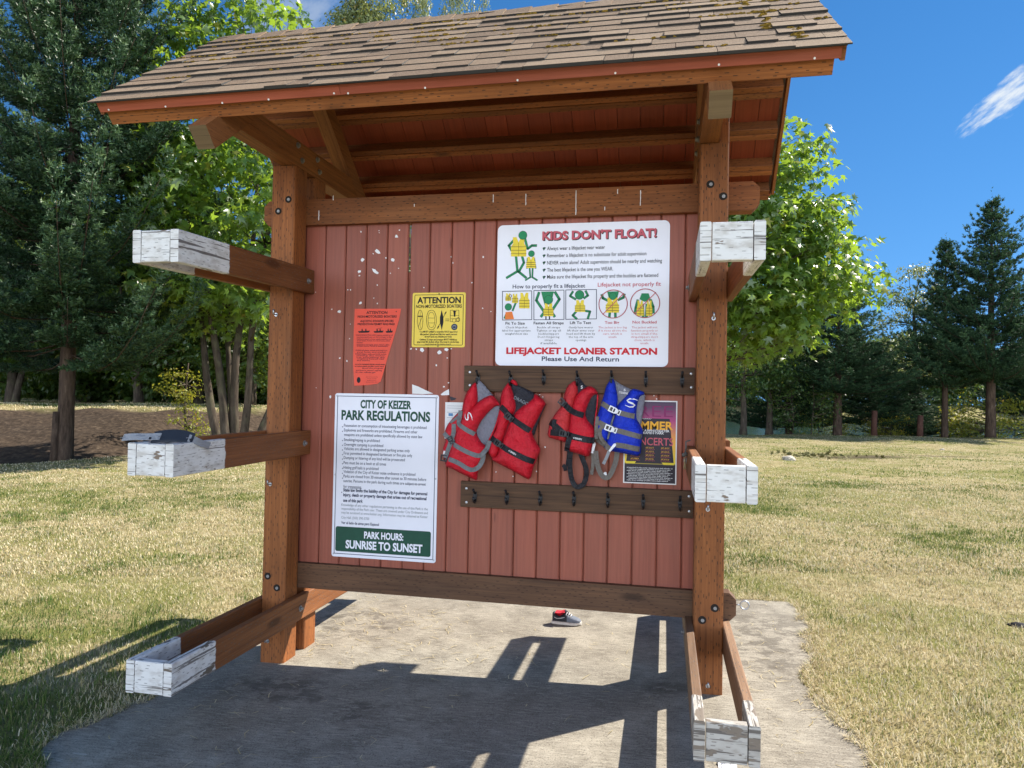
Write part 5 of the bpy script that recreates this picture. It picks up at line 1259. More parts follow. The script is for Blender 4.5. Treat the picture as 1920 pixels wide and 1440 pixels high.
for k in range(3):
    x = .095+.013*k; mb = MB(); mb.tube([sh((x, -.027, .068-.005*k)), sh((x+.003, -.012, .079-.008*k)), sh((x+.003, .012, .079-.008*k)), sh((x, .027, .068-.005*k))], .0028, 6); mb.build('lace', 'paper', shoe)
mb = MB(); mb.tube([sh((.018, -.0305, .050)), sh((.035, -.0325, .044)), sh((.06, -.0325, .046)), sh((.085, -.0335, .054))], .0016, 6); mb.build('side_stripe', 'paper', shoe)
# rocks, withered leaves and a white rag at the front edge
def blob(name, c, r, mat, label, cat, seed, sq=(1, 1, .6)):
    bm = bmesh.new(); bmesh.ops.create_icosphere(bm, subdivisions=3, radius=1)
    for v in bm.verts:
        n = 1+.35*noise.noise(v.co*1.3+Vector((seed, 0, 0)))+.16*noise.noise(v.co*3.5+Vector((0, seed, 0))); v.co = Vector((v.co.x*sq[0]*r*n, v.co.y*sq[1]*r*n, v.co.z*sq[2]*r*n))
    me = bpy.data.meshes.new(name); bm.to_mesh(me); bm.free(); o = link(name, me, [mat]); o.location = c; return tag(o, label, cat)
x, y = at(1481, 18.2); blob('stone', (x, y, gz(x, y)+.02), .16, 'rock', 'pale stone alone on the sunlit lawn right of the kiosk', 'stone', 3)
x, y = at(1768, 24.5); blob('stone', (x, y, gz(x, y)+.0), .08, 'rock', 'small pale stone in the tree shade near the lake edge', 'stone', 7)
x, y = at(1908, 4.65); blob('stone', (x+.03, y, gz(x, y)-.02), .085, 'rock_dark', 'dark flat stone sunk in the grass at the right edge of the view', 'stone', 9, (1.3, .6, .5))
def rag():
    mb = MB(); c = Vector((2.42, -.680, .0277*2.44+.006)); n = 10; pts = {}
    for i in range(n+1):
        for j in range(n+1):
            u, v = i/n*2-1, j/n*2-1; q = Vector((u*.035, v*.045, 0)); rr = math.hypot(u, v)
            q.z = max(0, .030*(1-rr)+.012*noise.noise(Vector((u*2.5, v*2.5, 4.2)))); pts[i, j] = c+q
    for i in range(n):
        for j in range(n): mb.face([pts[i, j], pts[i+1, j], pts[i+1, j+1], pts[i, j+1]], None, 0, .5, True)
    return mb.build('paper_tissue', 'paper')
tag(rag(), 'crumpled white tissue on the concrete under the lowest right rack arm', 'tissue')

# ------------------------------------------------------------------ trees
rng = np.random.default_rng(5)
MAPLE = []
_o = [(0, 0)]
for a, l, nw in ((-112, .42, .24), (-58, .72, .30), (0, 1.0, .30), (58, .72, .30), (112, .42, .24)):
    pass
def maple_template():
    ang = [-118, -88, -55, -28, 0, 28, 55, 88, 118]; rad = [.45, .25, .74, .34, .98, .34, .74, .25, .45]
    c = (0, .28, 0.03); v = [c, (0, .0, 0)]
    for a, r in zip(ang, rad): v.append((math.sin(R(a))*r, .28+math.cos(R(a))*r*.8, -.16*r*r))
    f = [(0, 1, 2)]+[(0, i, i+1) for i in range(2, 10)]+[(0, 10, 1)]
    return np.array(v), np.array(f)
def diamond_template():
    v = np.array([(0, 0, 0), (.26, .5, -.03), (0, 1, -.12), (-.26, .5, -.03), (0, .5, .04)]); f = np.array([(0, 1, 4), (1, 2, 4), (2, 3, 4), (3, 0, 4)]); return v, f
def basis(nrm, tan):
    nrm = nrm/np.linalg.norm(nrm, axis=1, keepdims=True); tan = tan-nrm*(tan*nrm).sum(1, keepdims=True); tan /= np.linalg.norm(tan, axis=1, keepdims=True)+1e-9
    return np.cross(tan, nrm), tan, nrm
def leaf_mesh(name, C_, size, nrm, tan, tmpl, mat, parent, rn):
    tv, tf = tmpl; X, Y, Z = basis(nrm, tan); n = len(C_)
    V = C_[:, None]+(X[:, None]*tv[None, :, :1]+Y[:, None]*tv[None, :, 1:2]+Z[:, None]*tv[None, :, 2:])*size[:, None, None]
    F = tf[None]+(np.arange(n)*len(tv))[:, None, None]
    return mesh_np(name, V.reshape(-1, 3), F.reshape(-1, 3), [mat], parent, rn=np.repeat(rn, len(tf)))
def trunk_mesh(name, stems, mat, parent, seg=10):
    mb = MB()
    for pts, rad in stems: mb.tube(pts, rad, seg)
    return mb.build(name, mat, parent, True)
def bent(a, b, n, wob, seed):
    a, b = np.array(a, float), np.array(b, float); r = np.random.default_rng(seed); L = np.linalg.norm(b-a); out = []
    ph = r.uniform(0, 6, 4)
    for i in range(n+1):
        t = i/n; o = np.array([math.sin(t*4+ph[0])*wob, math.sin(t*3.3+ph[1])*wob, 0])*L*math.sin(math.pi*t)
        out.append(tuple(a+(b-a)*t+o))
    return out
def broadleaf(name, label, cat, loc, h, crown, n_cl, per, size, tmpl, mat, seed, stems=None, group=None, bark='bark', low=.25, squash=.45, cl_r=.75, up=.6, shape=None, limb=True):
    """crown: list of (cx, cy, cz, rx, ry, rz) ellipsoids relative to the foot"""
    r = np.random.default_rng(seed); root = tag(empty(name, loc), label, cat, group)
    cl = []; vol = np.array([c[3]*c[4]*c[5] for c in crown]); vol = vol/vol.sum()
    for k in range(n_cl):
        c = crown[r.choice(len(crown), p=vol)]; d = r.normal(size=3); d /= np.linalg.norm(d); q = r.uniform(.45, 1.0)**.5
        cl.append(np.array(c[:3])+d*np.array(c[3:])*q)
    cl = np.array(cl); st = []
    if stems is None: stems = [((0, 0, -.2), (0, 0, h*.8), h*.020, h*.006)]
    paths = []
    for i, (a, b, r0, r1) in enumerate(stems):
        p = bent(a, b, 9, .02, seed+i); paths.append(p); st.append((p, [r0*(1.35 if k == 0 else 1)+(r1-r0)*k/9 for k in range(10)]))
    if limb:
        for k, c in enumerate(cl):
            if k % 2 and len(cl) > 90: continue
            best = None
            for p in paths:
                for q in p[3:]:
                    q = np.array(q)
                    if q[2] < c[2]+.1:
                        d = np.linalg.norm(q-c)+abs(c[2]-q[2]-.35*np.linalg.norm((q-c)[:2]))
                        if best is None or d < best[0]: best = (d, q)
            if best is not None:
                q = best[1]; mid = (q+c)/2+np.array([0, 0, -.06*np.linalg.norm(c-q)]); st.append(([tuple(q), tuple(mid), tuple(c)], [.018+.0028*h*.4, .014, .004]))
    trunk_mesh('trunk', [(p, [float(x) for x in rr]) for p, rr in st], bark, root, 7)
    n = n_cl*per; ci = np.repeat(np.arange(n_cl), per)
    sc = r.uniform(.6, 1.3, n_cl)[ci][:, None]*cl_r
    off = r.normal(size=(n, 3)); off /= np.linalg.norm(off, axis=1, keepdims=True); off *= (r.random(n)**.45)[:, None]
    C_ = cl[ci]+off*sc*np.array([1, 1, squash])
    nrm = off*np.array([.8, .8, .5])+r.normal(size=(n, 3))*.45+np.array([0, 0, up]); tan = off*np.array([1, 1, .2])+r.normal(size=(n, 3))*.5+np.array([0, 0, -.55])
    rn = np.clip(r.normal(.42, .2, n)+r.normal(0, .14, n_cl)[ci], 0, .95); rn[r.random(n) < .035] = 1.0
    leaf_mesh('crown', C_, size*r.uniform(.6, 1.25, n), nrm, tan, tmpl, mat, root, rn)
    return root
def conifer(name, label, loc, h, base_r, seed, mat, z0=.12, whorl=.33, nb=8, needle=(.085, .016), tw=.2, droop=-.12, dense=10, group=None, bark='bark_brown', tr=None, power=.85, spire=.0, sub=.11, lift=.3, tl=1.):
    """trunk > whorls of branches > side branchlets > twigs, each twig a brush of needles"""
    r = np.random.default_rng(seed); root = tag(empty(name, loc), label, 'conifer', group); st = []
    tr = tr or h*.016; TL = tl
    st.append(([(0, 0, -.2), (0, 0, .2), (0, 0, h*.35), (0, 0, h*.7), (0, 0, h)], [tr*1.25, tr, tr*.75, tr*.4, .008])); A, D, L_, tip = [], [], [], []
    def twig(p, d, l, t): A.append(p); D.append(d/(np.linalg.norm(d)+1e-9)); L_.append(l); tip.append(t)
    def spray(p, d, l, t):                                           # a flat branchlet with twigs on both sides
        d = d/np.linalg.norm(d); sd = np.cross(d, np.array([0, 0, 1.])); sd = sd/(np.linalg.norm(sd)+1e-9); k = max(1, int(l/sub))
        for j in range(k):
            s = (j+.6)/k; q = p+d*l*s
            for sg in (-1, 1): twig(q, d*.8+sd*sg*.72+np.array([0, 0, r.uniform(-.1, .35)]), (.07+.17*(1-s*.75)*min(1, l/.5))*TL*r.uniform(.8, 1.25), t*(.55+.45*s))
        twig(p+d*l*.55, d+np.array([0, 0, .1]), l*.5+.06, t)
    z = h*z0
    while z < h*.985:
        t = (z-h*z0)/(h*(1-z0)); Lb = max(.14, base_r*(1-t)**power)
        k = max(4, int(nb*(1-.4*t))); ph = r.uniform(0, 6.3)
        for i in range(k):
            az = ph+6.283*i/k+r.normal(0, .25); L = Lb*r.uniform(.6, 1.2); d = np.array([math.cos(az), math.sin(az), 0]); zz = z+r.normal(0, whorl*.3)
            rise = .55*t*L; pts = []
            for s in np.linspace(0, 1, 6): pts.append(np.array([0, 0, zz])+d*L*s+np.array([0, 0, (droop*(1-t)*math.sin(s*2.2)+lift*s*s)*L+rise*s]))
            st.append(([tuple(p) for p in pts], [max(.005, .007*L**.8*(1-.8*s)) for s in np.linspace(0, 1, 6)]))
            pts = np.array(pts); m_ = max(2, int(L/tw)); side = np.array([-d[1], d[0], 0])
            for j in range(m_+1):
                s = .22+.78*j/m_; f = s*5; a = int(min(f, 4)); p = pts[a]+(pts[a+1]-pts[a])*(f-a); dd = pts[a+1]-pts[a]; dd /= np.linalg.norm(dd)+1e-9
                tl = (.16+.62*(1-s)*min(L, 2.4)*.6)*r.uniform(.7, 1.2)
                if j == m_: spray(p, dd+np.array([0, 0, .45]), .22+.10*L, 1); continue
                for sg in (-1, 1): spray(p, dd*.7+side*sg*.8+np.array([0, 0, r.uniform(-.05, .55)]), tl, .25+.75*s)
                if r.random() < .4: spray(p, np.array([0, 0, 1.])+dd*.5+side*r.uniform(-.3, .3), .18+.12*L*r.random(), .5+.5*s)
        z += whorl*r.uniform(.8, 1.2)*(1-.35*t)
    if spire: twig(np.array([0, 0, h*.97]), np.array([0, 0, 1.]), spire, .8)
    A = np.array(A); D = np.array(D); L_ = np.array(L_); tip = np.array(tip); n = len(A)
    trunk_mesh('trunk', [(p, [float(x) for x in rr]) for p, rr in st], bark, root, 6)
    m_ = dense; N = n*m_; ti = np.repeat(np.arange(n), m_); s = np.tile(np.linspace(.0, 1, m_), n); az = np.tile(np.arange(m_)*2.4, n)+np.repeat(r.uniform(0, 6, n), m_)
    ref = np.where(np.abs(D[:, 2:3]) > .9, np.array([[1., 0, 0]]), np.array([[0, 0, 1.]])); U = np.cross(D, ref); U /= np.linalg.norm(U, axis=1, keepdims=True); V_ = np.cross(D, U)
    rad = U[ti]*np.cos(az)[:, None]+V_[ti]*np.sin(az)[:, None]; dirn = D[ti]*.70+rad*.70
    base = A[ti]+D[ti]*(s*L_[ti])[:, None]; nl = needle[0]*r.uniform(.8, 1.25, N)*(1-.3*s)
    tan_ = np.cross(dirn, r.normal(size=(N, 3))); tan_ /= np.linalg.norm(tan_, axis=1, keepdims=True)+1e-9
    wv = tan_*(needle[1]*.5); tipv = base+dirn*nl[:, None]
    V = np.stack([base-wv, base+wv, tipv], 1).reshape(-1, 3); F = np.arange(N*3).reshape(-1, 3)
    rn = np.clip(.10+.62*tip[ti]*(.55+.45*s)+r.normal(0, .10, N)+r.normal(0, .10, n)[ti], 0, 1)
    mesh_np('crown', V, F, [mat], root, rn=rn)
    return root
MT_, DT_ = maple_template(), diamond_template()
def spot(px, dep, dz=0): x, y = at(px, dep); return (x, y, gz(x, y)+dz)

# left: tall blue green spruce and a many stemmed maple
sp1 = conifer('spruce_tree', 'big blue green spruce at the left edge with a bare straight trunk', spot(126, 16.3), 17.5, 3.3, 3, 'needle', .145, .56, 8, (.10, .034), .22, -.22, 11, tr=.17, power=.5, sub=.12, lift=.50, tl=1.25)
L0 = spot(432, 17.6)
stems = [((-.15, .05, -.3), (-1.6, .3, 6.2), .12, .03), ((0.0, -.1, -.3), (-.55, -.5, 7.0), .125, .03), ((.12, .1, -.3), (.3, .4, 7.6), .12, .03), ((.25, 0, -.3), (1.3, -.2, 6.6), .11, .03), ((.35, .15, -.3), (2.2, .6, 5.6), .095, .02), ((-.05, .25, -.3), (-.9, 1.2, 6.5), .095, .02)]
mp1 = broadleaf('maple_tree', 'many stemmed maple with large lobed leaves left of the kiosk', 'tree', L0, 9.5,
                [(-.6, 0, 5.4, 2.6, 2.4, 2.6), (.7, 0, 6.6, 2.4, 2.2, 2.8), (-1.2, -.3, 8.6, 1.6, 1.6, 2.4), (.3, .2, 9.8, 1.2, 1.2, 2.0), (-.2, -1.0, 4.2, 2.5, 1.4, 1.2)], 310, 42, .21, MT_, 'maple_leaf', 21, stems)
# leaves of the maple reaching high above the left roof end
sp_r = spot(1322, 15.6)
mp2 = broadleaf('maple_tree', 'sunlit broad leaved maple rising behind the right end of the kiosk roof', 'tree', sp_r, 9,
                [(.7, 0, 4.2, 2.5, 2.1, 1.5), (.8, 0, 5.4, 1.8, 1.7, 1.4), (1.5, 0, 6.3, .8, .9, 1.2), (2.2, 0, 4.3, 1.35, 1.2, .9), (.5, 0, 3.1, 1.9, 1.7, .9), (.9, -.6, 2.6, 1.1, 1.0, .6)], 280, 58, .175, MT_, 'maple_leaf', 33, [((0, 0, -.3), (.9, 0, 7.4), .16, .03)], cl_r=.58)
# right: conifers near the lake
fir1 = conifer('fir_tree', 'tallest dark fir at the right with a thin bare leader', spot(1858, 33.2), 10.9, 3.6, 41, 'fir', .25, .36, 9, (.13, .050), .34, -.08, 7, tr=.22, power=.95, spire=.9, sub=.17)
fir2 = conifer('fir_tree', 'slimmer dark fir just left of the tallest fir', spot(1772, 34.2), 9.4, 2.6, 44, 'fir', .26, .36, 8, (.13, .050), .34, .0, 7, tr=.15, power=1.0, spire=.6, sub=.17)
fir3 = copy_tree(fir1); fir3.location = spot(1571, 33.8); fir3.scale = (.95, .95, .74); fir3.rotation_euler = (0, 0, 1.9); fir3['label'] = 'wide dark fir half hidden by the sunlit maple on the right'
fir4 = copy_tree(fir2); fir4.location = spot(1640, 36.5); fir4.scale = (1.2, 1.2, .60); fir4.rotation_euler = (0, 0, .7); fir4['label'] = 'dark fir beside the red brown stumps, just right of the wide fir'
fir5 = copy_tree(fir2); fir5.location = spot(1707, 37.5); fir5.scale = (1.2, 1.2, .44); fir5.rotation_euler = (0, 0, 3.1); fir5['label'] = 'low dark fir in front of the pale willow'
fir6 = copy_tree(fir1); fir6.location = spot(1946, 36); fir6.scale = (.9, .9, .70); fir6.rotation_euler = (0, 0, 4.2); fir6['label'] = 'dark fir cut by the right edge of the view'
fir7 = copy_tree(fir1); fir7.location = spot(1480, 38); fir7.scale = (1.05, 1.05, .70); fir7.rotation_euler = (0, 0, 5.0); fir7['label'] = 'dark fir in deep shade behind the sunlit maple'
willow = broadleaf('willow_tree', 'pale silvery willow showing between the dark firs', 'tree', spot(1712, 38.5), 11, [(0, 0, 7.2, 1.9, 1.6, 2.6), (.2, 0, 9.4, 1.2, 1.2, 1.6)], 120, 50, .15, DT_, 'poplar_leaf', 51, low=.2, cl_r=.6)
# slim young trees and shrubs along the lake edge
yt = broadleaf('young_tree', 'slim young broadleaf tree on the lake edge, nearest the kiosk post', 'tree', spot(1393, 33.0), 6, [(0, 0, 3.9, 2.2, 2.0, 1.9), (-.5, 0, 2.4, 1.4, 1.4, .9)], 80, 44, .17, DT_, 'wood_leaf', 61, [((0, 0, -.2), (.2, 0, 5.0), .17, .04)])
yt2 = copy_tree(yt); yt2.location = spot(1443, 34.2); yt2.rotation_euler = (0, 0, 2); yt2['label'] = 'slim young broadleaf tree in the shade of the maple, second from the kiosk post'
sh1 = broadleaf('shrub', 'leafy dark shrub with a thin pale stem at the lake edge', 'shrub', spot(1505, 33.6), 3, [(0, 0, 1.5, 1.6, 1.2, 1.4)], 45, 50, .12, DT_, 'wood_leaf', 64, [((.4, 0, -.2), (.45, 0, 2.9), .035, .015), ((-.4, 0, -.2), (-.5, 0, 2.2), .03, .015)])
sh2 = broadleaf('shrub', 'yellow green backlit shrub at the foot of the tallest fir', 'shrub', spot(1852, 35.0), 3, [(0, 0, 1.3, 1.7, 1.2, 1.3), (-1.6, 0, 1.0, .8, .8, 1.0)], 55, 40, .14, DT_, 'yellow_leaf', 65, [((0, 0, -.2), (.1, 0, 2.2), .03, .015)])
sh3 = copy_tree(sh2); sh3.location = spot(1668, 35.4); sh3.scale = (.6, .6, .7); sh3['label'] = 'small backlit yellow green shrub between the red brown stumps'
for px, d, hh, lab in ((1640, 33.4, 1.15, 'red brown stump post, left one of two at the lake edge'), (1726, 33.4, 1.0, 'red brown stump post, right one of two at the lake edge')):
    x, y, z = spot(px, d); mb = MB(); mb.tube([(x, y, z-.2), (x, y, z+hh*.5), (x+.02, y, z+hh)], [.15, .13, .12], 9); tag(mb.build('stump_post', 'red_post'), lab, 'stump')
# left: stake by the spruce trunk, yellow green sapling, woods behind the bank
x, y, z = spot(107, 16.2); mb = MB(); mb.tube([(x-.02, y, z-.2), (x, y, z+.5), (x+.02, y, z+1.13)], [.10, .085, .08], 9); tag(mb.build('stump_post', 'bark_brown'), 'short pale bark stump leaning against the spruce trunk', 'stump')
sap = broadleaf('sapling', 'yellow green sunlit sapling at the foot of the many stemmed maple', 'sapling', spot(352, 19.5), 2.5, [(.15, 0, .75, .55, .5, .6), (-.15, 0, 1.8, .5, .5, .5)], 34, 34, .085, DT_, 'yellow_leaf', 71, [((0, 0, -.2), (0, 0, 2.4), .045, .02)], cl_r=.3)
wd = broadleaf('woodland_tree', 'shaded broadleaf tree in the wood behind the bank, at the left edge', 'tree', spot(20, 30), 12, [(0, 0, 6.0, 4.2, 3.6, 3.4), (.5, 0, 9.2, 2.8, 2.6, 2.6), (-1, -.5, 3.0, 3.8, 3, 1.9), (1.5, 0, 3.6, 3.2, 3, 2.0)], 300, 50, .29, DT_, 'wood_leaf', 81, [((0, 0, -.3), (0, 0, 9), .22, .05), ((.2, 0, -.3), (1.5, .5, 8), .14, .04)], cl_r=1.0)
for px, d, s_, ro, lab in ((150, 34, .95, 1.1, 'shaded broadleaf tree in the wood right behind the spruce trunk'), (262, 29, .85, 2.6, 'shaded broadleaf tree between the spruce and the many stemmed maple'), (372, 33, 1.05, 4.0, 'shaded broadleaf tree behind the yellow green sapling'),
                           (470, 30, .9, 5.2, 'shaded broadleaf tree behind the left post'), (90, 44, 1.25, 3.3, 'far tall broadleaf tree at the back of the wood'), (600, 41, 1.1, .9, 'broadleaf tree of the wood standing behind the left half of the kiosk'), (740, 43, 1.0, 2.4, 'broadleaf tree of the wood standing behind the middle of the kiosk'), (320, 46, 1.2, 1.8, 'far broadleaf tree at the back of the wood, above the sapling')):
    c = copy_tree(wd); c.location = spot(px, d); c.scale = (s_, s_, s_*(.9 if d > 40 else .8)); c.rotation_euler = (0, 0, ro); c['label'] = lab
us = broadleaf('understory_shrub', 'dark shrub of the undergrowth at the back of the wood', 'shrub', spot(40, 44), 4, [(0, 0, 1.8, 2.6, 1.8, 1.8), (1.2, 0, 1.4, 1.8, 1.5, 1.4)], 80, 46, .26, DT_, 'wood_leaf', 87, [((0, 0, -.2), (0, 0, 2.5), .05, .02)], group='undergrowth shrubs', cl_r=.8)
for i in range(15):
    c = copy_tree(us); px = -160+i*52+rnd.uniform(-14, 14); c.location = spot(px, rnd.uniform(43, 50)); s_ = rnd.uniform(.9, 1.5); c.scale = (s_, s_, s_*rnd.uniform(.8, 1.3)); c.rotation_euler = (0, 0, rnd.uniform(0, 6))
for px, d, sc in ((1538, 36.5, .8), (1795, 36.2, .7), (1905, 36.8, .9)):
    c = copy_tree(sh2); c.location = spot(px, d); c.scale = (sc, sc, sc*1.1); c.rotation_euler = (0, 0, px*.1); c['label'] = {1538: 'small yellow green shrub under the wide fir', 1795: 'yellow green shrub between the slim fir and the tallest fir', 1905: 'yellow green shrub by the right edge of the view'}[px]
for i, (px, d) in enumerate(((25, 35), (95, 36.5), (170, 34.5), (245, 36), (310, 35), (395, 37), (465, 35.5), (520, 36))):
    c = copy_tree(us); c.location = spot(px, d); s_ = 1.0+.12*math.sin(i*2.1); c.scale = (s_, s_, s_*(1.05+.2*math.cos(i*1.7))); c.rotation_euler = (0, 0, i*1.3); c['label'] = 'dark shrub of the undergrowth at the front of the wood'; c['group'] = 'shrubs at the front of the wood'
# cottonwoods whose tops show over the roof
cw = broadleaf('cottonwood_tree', 'silvery cottonwood top over the left part of the roof, widest of its row', 'tree', spot(655, 46), 29, [(0, 0, 21, 2.3, 2.2, 5.5), (-.6, 0, 26, 1.7, 1.6, 3.6), (1.0, 0, 25, 1.6, 1.6, 3.6)], 230, 70, .24, DT_, 'poplar_leaf', 91, [((0, 0, -.3), (0, 0, 24), .4, .08)], cl_r=.75, squash=.9)
for px, d, sc, sz_, ro, lab in ((768, 48, .62, .97, 1.2, 'narrow cottonwood top over the middle of the roof, left of two alike'), (840, 47, .5, .95, 2.9, 'narrow cottonwood top over the middle of the roof'), (888, 47.5, .45, .93, 4.4, 'rightmost narrow cottonwood top over the roof')):
    c = copy_tree(cw); c.location = spot(px, d); c.scale = (sc, sc, sz_); c.rotation_euler = (0, 0, ro); c['label'] = lab
# the wooded far shore: one tree built, the others copies
fs = broadleaf('far_shore_tree', 'dark tree of the wooded far shore across the lake', 'tree', spot(1400, 150), 15, [(0, 0, 8, 6, 5, 6), (2, 0, 5, 5, 4, 4), (0, 0, 12, 3.5, 3, 3.2)], 120, 40, .75, DT_, 'wood_leaf', 95, cl_r=1.9, group='trees of the far shore', limb=False)
for i in range(38):
    c = copy_tree(fs); px = 640+i*37+rnd.uniform(-10, 10); d = 148+rnd.uniform(-6, 14); c.location = spot(px, d, -1.5); s_ = rnd.uniform(.8, 1.15); c.scale = (s_*1.1, s_, s_*rnd.uniform(.85, 1.15)); c.rotation_euler = (0, 0, rnd.uniform(0, 6))

# ------------------------------------------------------------------ grass
def blades(n, lat, dep_rng, hh, ww, seed, pw=1.0):
    r = np.random.default_rng(seed); d = (dep_rng[0]**(1/pw)+r.random(n)*(dep_rng[1]**(1/pw)-dep_rng[0]**(1/pw)))**pw; l = (r.random(n)*2-1)*1.08*d
    if lat: l = r.uniform(lat[0], lat[1], n)
    cx, cy = math.cos(YAW), math.sin(YAW); x = 2.1634+l*cx-d*cy; y = -3.6557+l*cy+d*cx
    z, dirt = terrain(x, y); slp = .0277*np.clip(x, -1.5, 3.3)
    keep = ~in_poly(x, y, [(a+(.02 if a < 1 else -.02)*0, b) for a, b in SLAB]) & (r.random(n) > dirt*1.15)
    keep &= ~((d > 33.5) & (l > -2))
    return x[keep], y[keep], np.maximum(z, -9)[keep], d[keep], hh, ww, r
Vs, Fs, Rs = [], [], []; nb_ = 0
_tab = np.random.default_rng(123).random((256, 256))
def vnoise(x, y, f, s):
    """smooth lattice noise, four octaves, about -1 to 1"""
    r = 0; amp = 1.
    for o in range(4):
        u = x*f*2**o+s*17.3+o*31.7+1000; v = y*f*2**o+s*7.9+o*11.3+1000; i = np.floor(u).astype(int); j = np.floor(v).astype(int); a = u-i; b = v-j; a = a*a*(3-2*a); b = b*b*(3-2*b)
        T = lambda p, q: _tab[(i+p) % 256, (j+q) % 256]
        r = r+amp*((T(0, 0)*(1-a)+T(1, 0)*a)*(1-b)+(T(0, 1)*(1-a)+T(1, 1)*a)*b-.5); amp *= .6
    return r*2
def add_blades(x, y, z, hh, ww, r, lean=(.3, 1.3), gb=.68):
    global nb_
    n = len(x); az = r.uniform(0, 6.283, n); le = r.uniform(lean[0], lean[1], n); g = vnoise(x, y, .35, 1.3)*1.1+vnoise(x, y, 1.6, 4.1)*1.1
    green = r.normal(0, .55, n)+g*.95 > gb
    H = hh*r.uniform(.5, 1.35, n)*np.where(green, 1.1, 1.); ca, sa = np.cos(az), np.sin(az)
    le = np.where(green, le*.8, le)
    mx_, mz = np.sin(le*.55)*H*.55, np.cos(le*.55)*H*.55; tx, tz = mx_+np.sin(le*1.15)*H*.5, mz+np.cos(le*1.15)*H*.5
    tz = np.maximum(tz, .004); w_ = ww*r.uniform(.6, 1.3, n)/2
    sx_, sy_ = -sa*w_, ca*w_
    P0 = np.stack([x-sx_, y-sy_, z], 1); P1 = np.stack([x+sx_, y+sy_, z], 1); m1 = np.stack([x+ca*mx_+sx_*.8, y+sa*mx_+sy_*.8, z+mz], 1); m0 = np.stack([x+ca*mx_-sx_*.8, y+sa*mx_-sy_*.8, z+mz], 1); tp = np.stack([x+ca*tx, y+sa*tx, z+tz], 1)
    V = np.stack([P0, P1, m1, m0, tp], 1).reshape(-1, 3); b = nb_+np.arange(n)[:, None]*5
    Fs.append(np.concatenate([b+np.array([[0, 1, 2]]), b+np.array([[0, 2, 3]]), b+np.array([[3, 2, 4]])], 1).reshape(-1, 3)); Vs.append(V); nb_ += n*5
    rn = np.where(green, r.uniform(.0, .40, n), np.clip(r.normal(.72, .25, n), .30, 1.0)); Rs.append(np.repeat(rn, 3))
for n, lat, dr, hh, ww, sd, pw in ((190000, None, (2.2, 6.5), .027, .0042, 1, 1.3), (215000, None, (6.0, 13), .030, .0075, 2, 1.2), (135000, None, (12, 34), .030, .015, 3, 1.2), (26000, (-18, -5), (22, 40), .06, .03, 8, 1)):
    x, y, z, d, hh, ww, r = blades(n, lat, dr, hh, ww, sd, pw); add_blades(x, y, z, hh, ww, r)
# ragged tufts hanging over the pad edge
r = np.random.default_rng(77); ex, ey = [], []
for i in range(len(SLAB)):
    a, b = np.array(SLAB[i]), np.array(SLAB[(i+1) % len(SLAB)]); L = np.linalg.norm(b-a)
    k = int(L*1500); t = r.random(k); q = a+(b-a)*t[:, None]; nrm = np.array([b[1]-a[1], -(b[0]-a[0])])/max(L, 1e-6)
    ctr = np.array([1.35, -1.5]); 
    if np.dot((a+b)/2-ctr, nrm) < 0: nrm = -nrm
    wob = .028*np.sin(t*L*9+i)+.018*np.sin(t*L*23+i*2); q = q+nrm*(np.abs(r.normal(0, .05, k))-.022+wob)[:, None]; ex.append(q[:, 0]); ey.append(q[:, 1])
ex, ey = np.concatenate(ex), np.concatenate(ey); add_blades(ex, ey, .0277*np.clip(ex, -1.5, 3.3)-.004, .044, .0034, r, (.7, 1.6), 1.5)
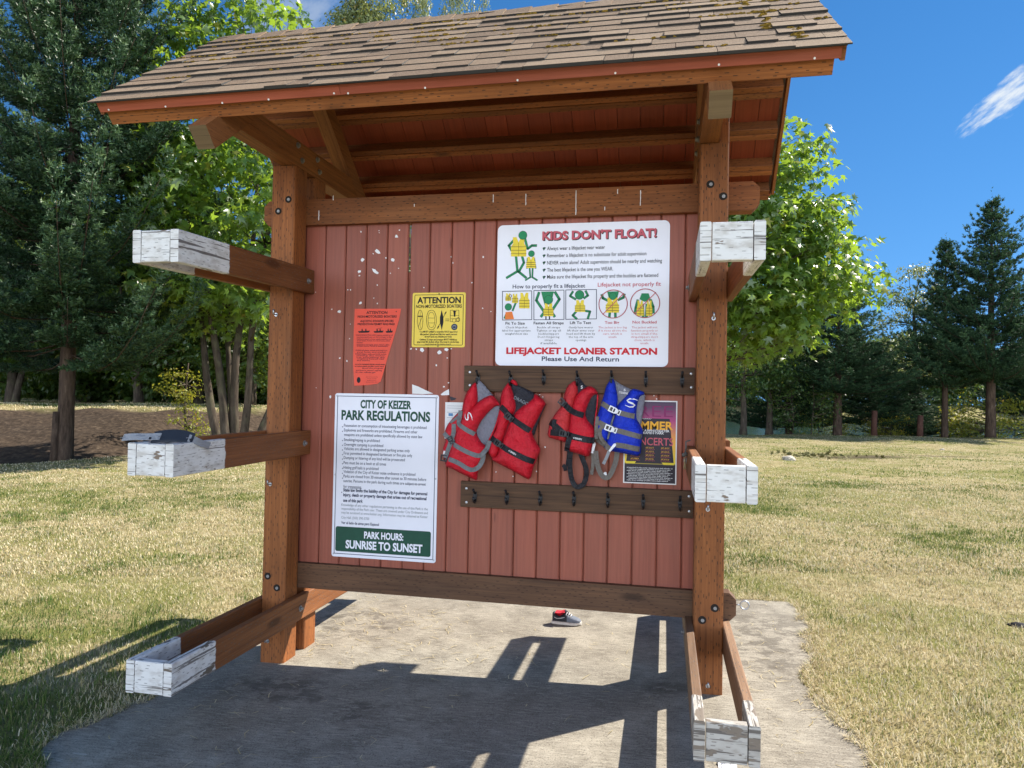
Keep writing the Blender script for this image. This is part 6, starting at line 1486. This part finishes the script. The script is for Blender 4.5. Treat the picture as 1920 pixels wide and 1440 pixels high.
# clumps
r = np.random.default_rng(78); cx_, cy_ = [], []
for k in range(170):
    d = r.uniform(2.6, 12); l = r.uniform(-.75, .75)*d; a, b = lat_dep(l, d)
    if in_poly([a], [b], SLAB)[0]: continue
    m_ = 60; cx_.append(a+r.normal(0, .055, m_)); cy_.append(b+r.normal(0, .055, m_))
cx_, cy_ = np.concatenate(cx_), np.concatenate(cy_); kz = ~in_poly(cx_, cy_, SLAB); cx_, cy_ = cx_[kz], cy_[kz]; add_blades(cx_, cy_, terrain(cx_, cy_)[0], .055, .0045, r, (.2, 1.1), -.1)
grass = mesh_np('dry_grass', np.concatenate(Vs), np.concatenate(Fs), ['blade'], rn=np.concatenate(Rs)); tag(grass, 'dry straw and green grass blades of the lawn around the concrete pad', 'grass', kind='stuff')
# a few withered leaves on the bare patch
Vl = []; r = np.random.default_rng(9); n = 110; l = r.normal(8.3, .6, n); d = r.normal(19.9, .35, n); X_ = np.array([lat_dep(a, b) for a, b in zip(l, d)]); Cc = np.stack([X_[:, 0], X_[:, 1], terrain(X_[:, 0], X_[:, 1])[0]+.015+r.random(n)*.05], 1)
lf = leaf_mesh('withered_leaves', Cc, r.uniform(.07, .16, n), r.normal(size=(n, 3))+np.array([0, 0, 1.]), r.normal(size=(n, 3)), MT_, 'dead_leaf', None, r.random(n)); tag(lf, 'withered fallen leaves on the bare patch of the lawn', 'leaves', kind='stuff')

# wisps of straw blown over the pad
r = np.random.default_rng(31); Vl, Fl = [], []
for cx, cy, sx_, sy_, n in ((.35, .75, .28, .35, 150), (.9, .45, .35, .25, 70), (1.5, .3, .8, .5, 50), (2.75, .6, .2, .7, 70), (.2, -.6, .4, .3, 50), (2.7, -.3, .2, .4, 40), (-.1, .9, .15, .5, 60)):
    for _ in range(n):
        x, y = cx+r.normal(0, sx_), cy+r.normal(0, sy_)
        if not in_poly([x], [y], SLAB)[0] or x < -.28: continue
        a = r.uniform(0, 6.28); L = r.uniform(.02, .085); w_ = r.uniform(.0010, .0022); z = .0277*x+.0055+r.uniform(0, .004); d = np.array([math.cos(a), math.sin(a), 0]); q = np.array([-d[1], d[0], 0]); bnd = q*r.normal(0, .012)
        p0 = np.array([x, y, z]); p1 = p0+d*L*.5+bnd+np.array([0, 0, .003]); p2 = p0+d*L; b = len(Vl); Vl += [p0-q*w_, p0+q*w_, p1+q*w_, p1-q*w_, p2+q*w_*.3, p2-q*w_*.3]; Fl += [(b, b+1, b+2, b+3), (b+3, b+2, b+4, b+5)]
st_ = mesh_np('straw_litter', np.array(Vl), np.array(Fl), ['blade'], rn=r.uniform(.5, .9, len(Fl))); tag(st_, 'dry straw wisps blown over the concrete pad', 'straw', kind='stuff')
